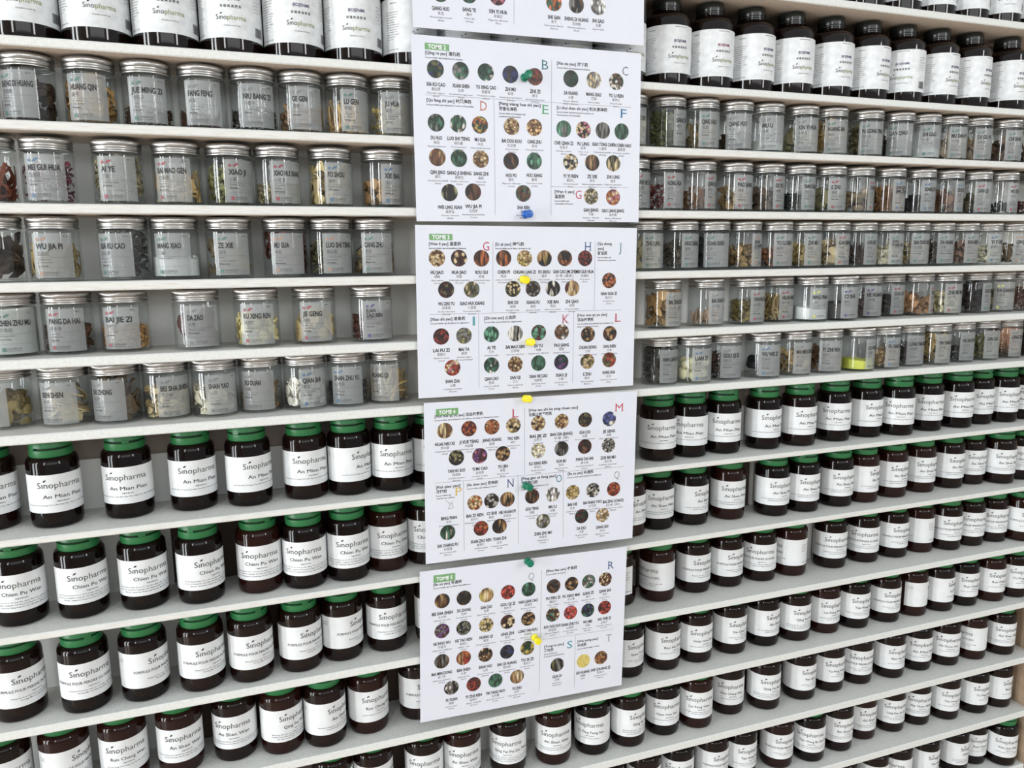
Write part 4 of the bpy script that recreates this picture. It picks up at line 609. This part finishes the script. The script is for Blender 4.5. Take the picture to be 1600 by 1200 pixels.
def contents(name, kind, col, H):
    R = random.Random(name); b = MB(); c = rgb(col); mt = mat_pieces('dried ' + name.lower(), c, .4 if kind not in ('powder', 'powdery') else .1); rm = RJ-.0018
    tilt = (R.uniform(-.25, .25), R.uniform(-.25, .25))
    if kind in ('powder', 'powdery', 'crystals'):
        n = 40; m = 10; vs = [(rm*math.cos(2*PI*i/n), rm*math.sin(2*PI*i/n), .0034) for i in range(n)]
        top = []
        for j in range(m, -1, -1):
            for i in range(n):
                a = 2*PI*i/n; r = rm*j/m
                top.append((r*math.cos(a), r*math.sin(a), H+.0034+tilt[0]*r*math.cos(a)*.5+.0030*(1-(j/m)**2)+R.uniform(-.0004, .0004)))
        vs += top; fs = [(j*n+i, j*n+(i+1) % n, (j+1)*n+(i+1) % n, (j+1)*n+i) for j in range(m+1) for i in range(n)]
        b.add(vs, fs, mt)
        if kind != 'powder':
            for _ in range(260):
                a, r = R.uniform(0, 6.28), rm*math.sqrt(R.uniform(.2, 1)); s = R.uniform(.0008, .0016 if kind == 'powdery' else .0024)
                v, f = blob(R, s, s*R.uniform(.6, 1.3), s*.7, 5, 3); place(b, v, f, Euler((R.uniform(0, 6), R.uniform(0, 6), 0)).to_matrix(), (r*math.cos(a), r*math.sin(a), R.uniform(.004, H+.0045)), mt)
    else:
        cfg = {'seeds': (520, .0019), 'beads': (620, .0019), 'beans': (130, .0042), 'balls': (34, .0066), 'dates': (4, .0120), 'discs': (90, .0058), 'chips': (130, .0052), 'slices': (34, .0110), 'bigslices': (16, .0150), 'sticks': (46, .0), 'leaf': (190, .0), 'flower': (170, .0), 'chunks': (60, .0075)}[kind]
        count = int(cfg[0]*max(.45, H/.034)) if kind not in ('dates', 'bigslices') else cfg[0]
        for q in range(count):
            a = R.uniform(0, 6.28); r = rm*math.sqrt(R.uniform(.1, 1)) if kind not in ('seeds', 'beads') else rm*math.sqrt(R.uniform(.45, 1)); s = cfg[1]
            x, y = r*math.cos(a), r*math.sin(a); top = H*(1+.5*tilt[0]*x/rm+.5*tilt[1]*y/rm); z = .0036+R.random()**.8*top
            rot = Euler((R.uniform(0, 6.3), R.uniform(0, 6.3), R.uniform(0, 6.3))).to_matrix()
            if kind == 'seeds': v, f = blob(R, s*.7, s*.7, s*1.5, 5, 4)
            elif kind == 'beads': v, f = blob(R, s*.85, s*.85, s*.85, 7, 5)
            elif kind == 'beans': v, f = blob(R, s*.8, s*.6, s*1.15, 8, 6)
            elif kind == 'balls':
                v, f = blob(R, s, s, s*.92, 14, 10); k = rm-s; r = min(r, k); x, y = r*math.cos(a), r*math.sin(a); z = max(z, .0036+s)
            elif kind == 'dates':
                v, f = blob(R, s*.85, s*.85, s*1.3, 18, 12); a = q*1.9+.4; x, y = (rm-s)*math.cos(a), (rm-s)*math.sin(a); z = .014+.006*q; v = [(p[0]*(1+.08*math.sin(7*p[2]/s+3*p[0]/s)), p[1], p[2]) for p in v]
                rot = Euler((R.uniform(-.6, .6), R.uniform(-.5, .5), 0)).to_matrix()
            elif kind == 'discs': v, f = slab(R, s, s*.8, .0022, 10, .06, .1)
            elif kind == 'chips': v, f = slab(R, s*R.uniform(.6, 1), s*R.uniform(.5, 1), .0016, 8, .25, .3)
            elif kind == 'slices': v, f = slab(R, s*R.uniform(.4, .8), s*R.uniform(.8, 1.4), .0018, 10, .22, .5); rot = Euler((R.uniform(-1.2, 1.2)+PI/2*R.choice([0, 1]), R.uniform(-.9, .9), a+PI/2)).to_matrix()
            elif kind == 'bigslices':
                v, f = slab(R, s*R.uniform(.6, .8), s*R.uniform(.7, .95), .0016, 14, .08, .3)
                x, y = (rm-.006)*math.cos(a)*R.uniform(.3, 1), (rm-.006)*math.sin(a)*R.uniform(.3, 1); rot = Euler((R.uniform(-.6, .6)+(PI/2 if q % 2 else 0), R.uniform(-.4, .4), a+PI/2)).to_matrix()
            elif kind == 'sticks':
                l = min(.040, H*R.uniform(.8, 1.15)); v, f = stick(R, l, R.uniform(.0012, .0024)); x *= .9; y *= .9; z = .0036+l*.48; rot = Euler((R.uniform(-.45, .45), R.uniform(-.45, .45), R.uniform(0, 6))).to_matrix()
                if q % 3 == 0: rot = Euler((R.uniform(.9, 1.5), R.uniform(-.3, .3), R.uniform(0, 6))).to_matrix(); z = .004+R.random()*H*.5
            elif kind == 'leaf': v, f = crumple(R, R.uniform(.008, .018), R.uniform(.0012, .0034))
            elif kind == 'flower': v, f = crumple(R, R.uniform(.005, .010), R.uniform(.0012, .0026), 4)
            else: v, f = blob(R, s*R.uniform(.4, .8), s*R.uniform(.5, .9), s*R.uniform(.7, 1.3), 7, 5); v = [tuple(p_*R.uniform(.75, 1.2) for p_ in p) for p in v]
            place(b, v, f, rot, (x, y, z), mt)
    return b
KNAME = {'seeds': ('dried_seeds', 'small seeds'), 'beads': ('mustard_seeds', 'round tan seeds'), 'beans': ('dried_beans', 'dried bean-like seeds'), 'balls': ('dried_kernels', 'large round kernels'), 'dates': ('dried_dates', 'dark dried dates'), 'discs': ('sliced_kernels', 'flat sliced pieces'), 'chips': ('root_chips', 'chopped root chips'), 'slices': ('root_slices', 'dried slices'), 'bigslices': ('ginseng_slices', 'large pale slices'), 'sticks': ('root_sticks', 'thin dried sticks'), 'leaf': ('dried_leaves', 'crumpled dried leaves'), 'flower': ('dried_flowers', 'dried flower petals'), 'chunks': ('root_chunks', 'dried root chunks'), 'powder': ('herb_powder', 'fine powder'), 'powdery': ('sulfur_grains', 'pale yellow grains'), 'crystals': ('salt_crystals', 'white crystals')}
def jars():
    seen = {}
    for row, pos in JAR_POS.items():
        info = JARS[row]
        assert len(info) == len(pos), (row, len(info), len(pos))
        for (x, y, a), (name, code, icon, kind, col, H) in zip(pos, info):
            z = Z_SHELF[row+1]
            r = link('herb_jar', None); r.location = (x, y, z+.0004); r.rotation_euler = (0, 0, a)
            g = link('jar_body', JGLASS, r); l = link('jar_lid', JLID, r); l['label'] = 'ribbed silver metal screw lid'
            l.rotation_euler = (0, 0, RND.uniform(0, .1))
            lb = link('film_label', jar_label(name, code, icon), r); lb['label'] = 'frosted grey film label lettered %s' % name.replace('(', '').replace(')', '')
            nm = name.replace('(', '').replace(')', ''); kn, kd = KNAME[kind]; sw = ['top', 'second', 'third', 'fourth', 'lowest'][row-1]
            if x < -.23: lab = 'clear herb jar cut off at left edge of photo, %s jar shelf' % sw
            elif .43 < x < .53 and row < 3: lab = 'clear herb jar half hidden behind right edge of charts, %s jar shelf' % sw
            else: lab = 'clear silver-lidded jar lettered %s, %s jar shelf' % (nm, sw)
            tag(r, lab, 'jar', 'herb jars with silver lids')
            b = contents(name+code, kind, col, H); o = b.build(kn, None, 40 if kind in ('balls', 'dates', 'beans', 'beads') else None, (x, y, z+.0007))
            o.rotation_euler = (0, 0, a)
            tag(o, ('%s in the jar at the left photo edge, %s jar shelf' % (kd, sw)) if x < -.23 else '%s inside jar lettered %s, %s jar shelf' % (kd, nm, sw), 'dried herb', kind='stuff')

# ------------------------------------------------------------------ shelving
THICK = {0: .010, 1: .0095, 2: .0095, 3: .010, 4: .010, 5: .0105, 6: .0105, 7: .0075, 8: .0080, 9: .0102, 10: .0108, 11: .0118, 12: .0120, 13: .0120}
XL, XR, YB = -.62, SIDE_X, .0900
def shelving():
    root = link('shelving_unit', None); root.location = (XL, 0, Z_SHELF[13]-.03)
    tag(root, 'long white wall shelving unit holding all the jars and bottles', 'shelving')
    inv = Vector((-XL, 0, -(Z_SHELF[13]-.03)))
    def part(b, name, smooth=None, parent=root):
        o = b.build(name, parent, smooth)
        if parent is root: o.location = inv
        return o
    for k, z in Z_SHELF.items():
        t = THICK[k]; b = MB(); e = .0012
        n = 1
        v = [(XL, 0, z-e), (XR, 0, z-e), (XR, e, z), (XL, e, z), (XR, YB, z), (XL, YB, z)]
        b.add(v, [(0, 1, 2, 3)], 'shelf'); b.add([v[3], v[2], v[4], v[5]], [(0, 1, 2, 3)], 'shelf_top')
        zb = z-t
        v = [(XL, 0, z-e), (XL, 0, zb+e), (XR, 0, zb+e), (XR, 0, z-e)]; b.add(v, [(0, 1, 2, 3)], 'edge_streak' if k in (2, 3, 4, 7, 8) else 'shelf')
        b.add([(XL, 0, zb+e), (XL, e, zb), (XR, e, zb), (XR, 0, zb+e)], [(0, 1, 2, 3)], 'shelf')
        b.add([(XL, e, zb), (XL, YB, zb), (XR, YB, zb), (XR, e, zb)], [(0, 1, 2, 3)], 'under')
        b.add([(XL, 0, z-e), (XL, e, z), (XL, YB, z), (XL, YB, zb), (XL, e, zb), (XL, 0, zb+e)], [(0, 1, 2, 3, 4, 5)], 'shelf')
        b.add([(XR, 0, z-e), (XR, e, z), (XR, YB, z), (XR, YB, zb), (XR, e, zb), (XR, 0, zb+e)], [(5, 4, 3, 2, 1, 0)], 'shelf')
        part(b, 'shelf_board')
    # back boards bay by bay
    zt = Z_SHELF[0]+.13
    b = MB(); b.box(XL, XR, YB, YB+.006, Z_SHELF[7]+.0615, zt, 'back'); 
    b = MB(); b.box(XL, XR, YB, YB+.006, Z_SHELF[6], Z_SHELF[1]-.0095, 'back'); part(b, 'back_board')
    b = MB(); b.box(XL, XR, YB, YB+.006, Z_SHELF[1]-.0095, zt, 'back_brown'); part(b, 'back_board')
    zc = Z_SHELF[7]; b = MB(); b.box(XL, -.0955, YB-.001, YB+.006, zc, zc+.0608, 'back'); part(b, 'back_board')
    b = MB(); b.box(-.0925, XR, YB+.001, YB+.006, zc, zc+.0565, 'back'); part(b, 'back_board')
    b = MB(); b.box(XL, XR, YB+.004, YB+.008, zc, Z_SHELF[6], 'back_taupe'); part(b, 'back_board')
    def light(k, spans):
        z0, z1 = Z_SHELF[k], Z_SHELF[k-1]
        for x0, x1 in spans:
            b = MB(); b.box(x0, x1, YB-.0005, YB+.004, z0, z1, 'back'); part(b, 'back_board')
    light(8, [(XL, -.100), (.766, .800)]); light(9, [(XL, -.043), (.880, .912)]); light(10, [(XL, -.10)]); light(11, [(.285, .43)]); light(12, [(.85, .90)])
    b = MB(); b.box(XL, XR, YB+.004, YB+.008, Z_SHELF[13], Z_SHELF[7], 'back_brown'); part(b, 'back_board')
    b = MB(); b.box(XR, XR+.018, -.0005, YB+.008, Z_SHELF[13]-.03, zt, 'kraft'); part(b, 'side_board')
    b = MB(); b.box(XL-.018, XL, -.0005, YB+.008, Z_SHELF[13]-.03, zt, 'kraft'); part(b, 'side_board')

# ------------------------------------------------------------------ charts
SERIF = {'B': [(0, 'l')], 'D': [(0, 'l')], 'E': [(0, 'l')], 'F': [(0, 'l')], 'P': [(0, 'l')], 'R': [(0, 'l'), (1, 'b')], 'L': [(0, 'l')], 'H': [(0, 'l'), (1, 'l')], 'I': [(.5, 'l')], 'K': [(0, 'l'), (1, 'l')], 'M': [(0, 'l'), (1, 'l')], 'N': [(0, 'l'), (1, 't')], 'T': [(.5, 'b')], 'J': [(.9, 't')]}
def charts():
    Y = [-.0046, -.0032, -.0032, -.0032, -.0032]
    names = ['topmost chart', 'TOME 2 chart', 'TOME 3 chart', 'TOME 4 chart', 'TOME 5 chart']
    labs = ['laminated herb chart cut off by the top edge of the photo', 'laminated herb chart headed TOME 2, second from the top', 'laminated herb chart headed TOME 3, middle of the column', 'laminated herb chart headed TOME 4, second from the bottom', 'laminated herb chart headed TOME 5, lowest in the column']
    Rr = random.Random(3)
    for j, ((px, pz, pa), S) in enumerate(zip(SHEET_POSE, SHEETS)):
        root = link('herb_chart', None); root.location = (px, Y[j], pz); root.rotation_euler = (0, -pa, 0)
        tag(root, labs[j], 'poster', 'laminated herb charts pinned to the shelves')
        W, H = .1485, .105; b = MB(); n = 24
        wy = (lambda x, z: .0) 
        b.box(-W, W, 0, .0004, -H, H, 'sheet')
        yi = -.00012
        def txt(s, x, z, h, w=None, key='ink', **kw):
            kw.setdefault('res', 2); size = h/.729
            al = kw.pop('align', 'LEFT')
            vs, fs = text2d(s, size, **kw)
            if not vs: return 0
            x0 = min(v[0] for v in vs); x1 = max(v[0] for v in vs); k = (w/(x1-x0)) if w else 1
            off = -x0*k-((x1-x0)*k/2 if al == 'CENTER' else 0)
            b.add(flat([(v[0]*k, v[1]) for v in vs], x+off, z, yi), fs, key); return (x1-x0)*k
        def line(p, q, t=.00022):
            dx, dz = q[0]-p[0], q[1]-p[1]; L = math.hypot(dx, dz); nx, nz = -dz/L*t, dx/L*t
            b.add([(p[0]+nx, yi, p[1]+nz), (p[0]-nx, yi, p[1]-nz), (q[0]-nx, yi, q[1]-nz), (q[0]+nx, yi, q[1]+nz)], [(0, 1, 2, 3)], 'rule')
        mm = lambda q: (q[0]/1000, q[1]/1000)
        for p, q in S['lines']: line(mm(p), mm(q))
        if S['title']:
            t, p, q = S['title']; p, q = mm(p), mm(q)
            b.add([(p[0], yi, q[1]), (q[0], yi, q[1]), (q[0], yi, p[1]), (p[0], yi, p[1])], [(0, 1, 2, 3)], 'tag_green')
            yi -= .0001; txt(t, (p[0]+q[0])/2, q[1]+(p[1]-q[1]-.0048)/2, .0048, .0215, 'white_ink', bold=.03, align='CENTER'); yi += .0001
        for (x, z), heads, subs in S['heads']:
            x /= 1000; z /= 1000
            for s in heads: txt(s, x, z-.0012, .0036, len(s)*.00225 if ord(s[0]) < 300 and ord(s[-1]) < 300 else (len(s.split(']')[0])*.00205+.004+len(s.split(']')[-1].strip())*.0044 if ']' in s else len(s)*.0046), bold=.022); z -= .0062
            z += .0012
            for s in subs: txt(s, x, z-.0006, .0019, len(s)*.00122, bold=.02, res=1); z -= .0036
        for (x, z), L in S['letters']:
            x /= 1000; z /= 1000; h = .0112; w = .0082 if L not in 'IJ' else .003
            txt(L, x, z-h/2, h, w if L not in 'M' else .0112, 'let_'+L, bold=-.002, align='CENTER'); hw = (w if L != 'M' else .0112)/2
            for f, m in SERIF.get(L, []):
                cx = x-hw+.0006+(2*hw-.0012)*f
                for zz in ([z-h/2, z+h/2-.0004] if m == 'l' else [z-h/2] if m == 'b' else [z+h/2-.0004]):
                    b.add([(cx-.0018, yi, zz), (cx+.0018, yi, zz), (cx+.0018, yi, zz+.0004), (cx-.0018, yi, zz+.0004)], [(0, 1, 2, 3)], 'let_'+L)
        for (x, z), name in S['items']:
            x /= 1000; z /= 1000
            if z > H: continue
            zh, lat, part = HERBS[name]; r = .0101
            if PIC.get(name) == 'x':
                pts = [(-.004, .007), (.002, .001), (-.001, -.005), (.004, .003), (.006, -.004), (.005, .005)]
                for p, q in ((0, 1), (1, 2), (1, 3), (3, 4), (3, 5), (2, 4)): line((x+pts[p][0], z+pts[p][1]), (x+pts[q][0], z+pts[q][1]), .0003)
            else:
                v, f = disc2d(r, 40); v = [(p[0], min(p[1], H-.0005-z)) for p in v]
                b.add(flat(v, x, z, yi), f, mat_picture(name))
            txt(name, x, z-.0190, .0042, min(.0320, len(name)*.00232), bold=.034, align='CENTER')
            txt(zh, x, z-.0238, .0030, len(zh)*.0036, 'ink_soft', res=1, align='CENTER')
            z2 = z-.0276
            ls = [lat] if len(lat) < 22 or name != 'LUO SHI TENG' else lat.split(' ')
            for s in ls: txt(s, x, z2, .0020, min(.029, len(s)*.00125), shear=.3, res=1, align='CENTER'); z2 -= .0030
            if part: txt('(%s)' % part, x, z2-.0003, .0020, (len(part)+2)*.0011, shear=.3, res=1, align='CENTER')
        for _ in range(5):
            v, f = disc2d(.00035, 8); b.add(flat(v, Rr.uniform(-W+.01, W-.01), Rr.uniform(-H+.005, H-.005), yi), f, 'ink_soft')
        b.build('printed_sheet', root, None)
        lm = MB(); e = .0032; rad = .004; pts = []
        for cx, cz, a0 in ((W+e-rad, H+e-rad, 0), (-W-e+rad, H+e-rad, 90), (-W-e+rad, -H-e+rad, 180), (W+e-rad, -H-e+rad, 270)):
            for i in range(6): a = math.radians(a0+18*i); pts.append((cx+rad*math.cos(a), cz+rad*math.sin(a)))
        m = len(pts); lm.add([(x, -.0006, z) for x, z in pts]+[(x, .0008, z) for x, z in pts], [tuple(range(m)), tuple(reversed(range(m, 2*m)))]+[(i, i+m, (i+1) % m+m, (i+1) % m) for i in range(m)], 'laminate')
        f = lm.build('laminate_film', root, None); f['label'] = 'clear glossy laminate with rounded corners'
    for col, x, z, lab in PINS:
        b = MB(); P = [(0, .0002), (.0046, .0002), (.0050, .0010), (.0048, .0022), (.0030, .0032), (.0026, .0060), (.0028, .0092), (.0044, .0108), (.0050, .0120), (.0050, .0142), (.0042, .0156), (0, .0158)]
        b.lathe([(r, z_) for r, z_ in P], 'pin_'+col, 28); 
        o = b.build('push_pin', None, 40, (x, -.0042, z)); ax = RND.uniform(-.12, .12); o.rotation_euler = (PI/2+RND.uniform(-.15, .1), 0, ax)
        n = MB(); n.lathe([(.0005, -.007), (.0005, .0003)], 'steel', 8); nd = n.build('needle', o, None); nd['label'] = 'thin steel needle'
        tag(o, lab, 'push pin', 'push pins holding the charts')

# ------------------------------------------------------------------ room
def room():
    M['room_wall'] = mat_noise('off white plaster', (.55, .54, .51), (.60, .59, .56), 5, .8, .1)
    M['room_floor'] = mat_noise('brown wood floor', (.48, .38, .30), (.60, .49, .40), 12, .4, .1, stretch=(1, 8, 1))
    b = MB(); b.box(-3.6, 5, .10, .2, -1.5, 2.2, 'room_wall'); tag(b.build('wall_back', None, None), kind='structure')
    b = MB(); b.box(-3.6, 5, -7.5, .2, -1.56, -1.5, 'room_floor'); tag(b.build('floor', None, None), kind='structure')
    b = MB()
    for y0, y1, z0, z1 in ((-7.5, -2.12, -1.5, 2.2), (-2.12, .1, 1.6, 2.2), (-1.62, -1.03, -1.5, 1.6), (-.57, .1, -1.5, 1.6)): b.box(-3.7, -3.6, y0, y1, z0, z1, 'room_wall')
    tag(b.build('wall_left', None, None), kind='structure')

shelving(); big_bottles(); jars(); pill_bottles(); charts(); room()
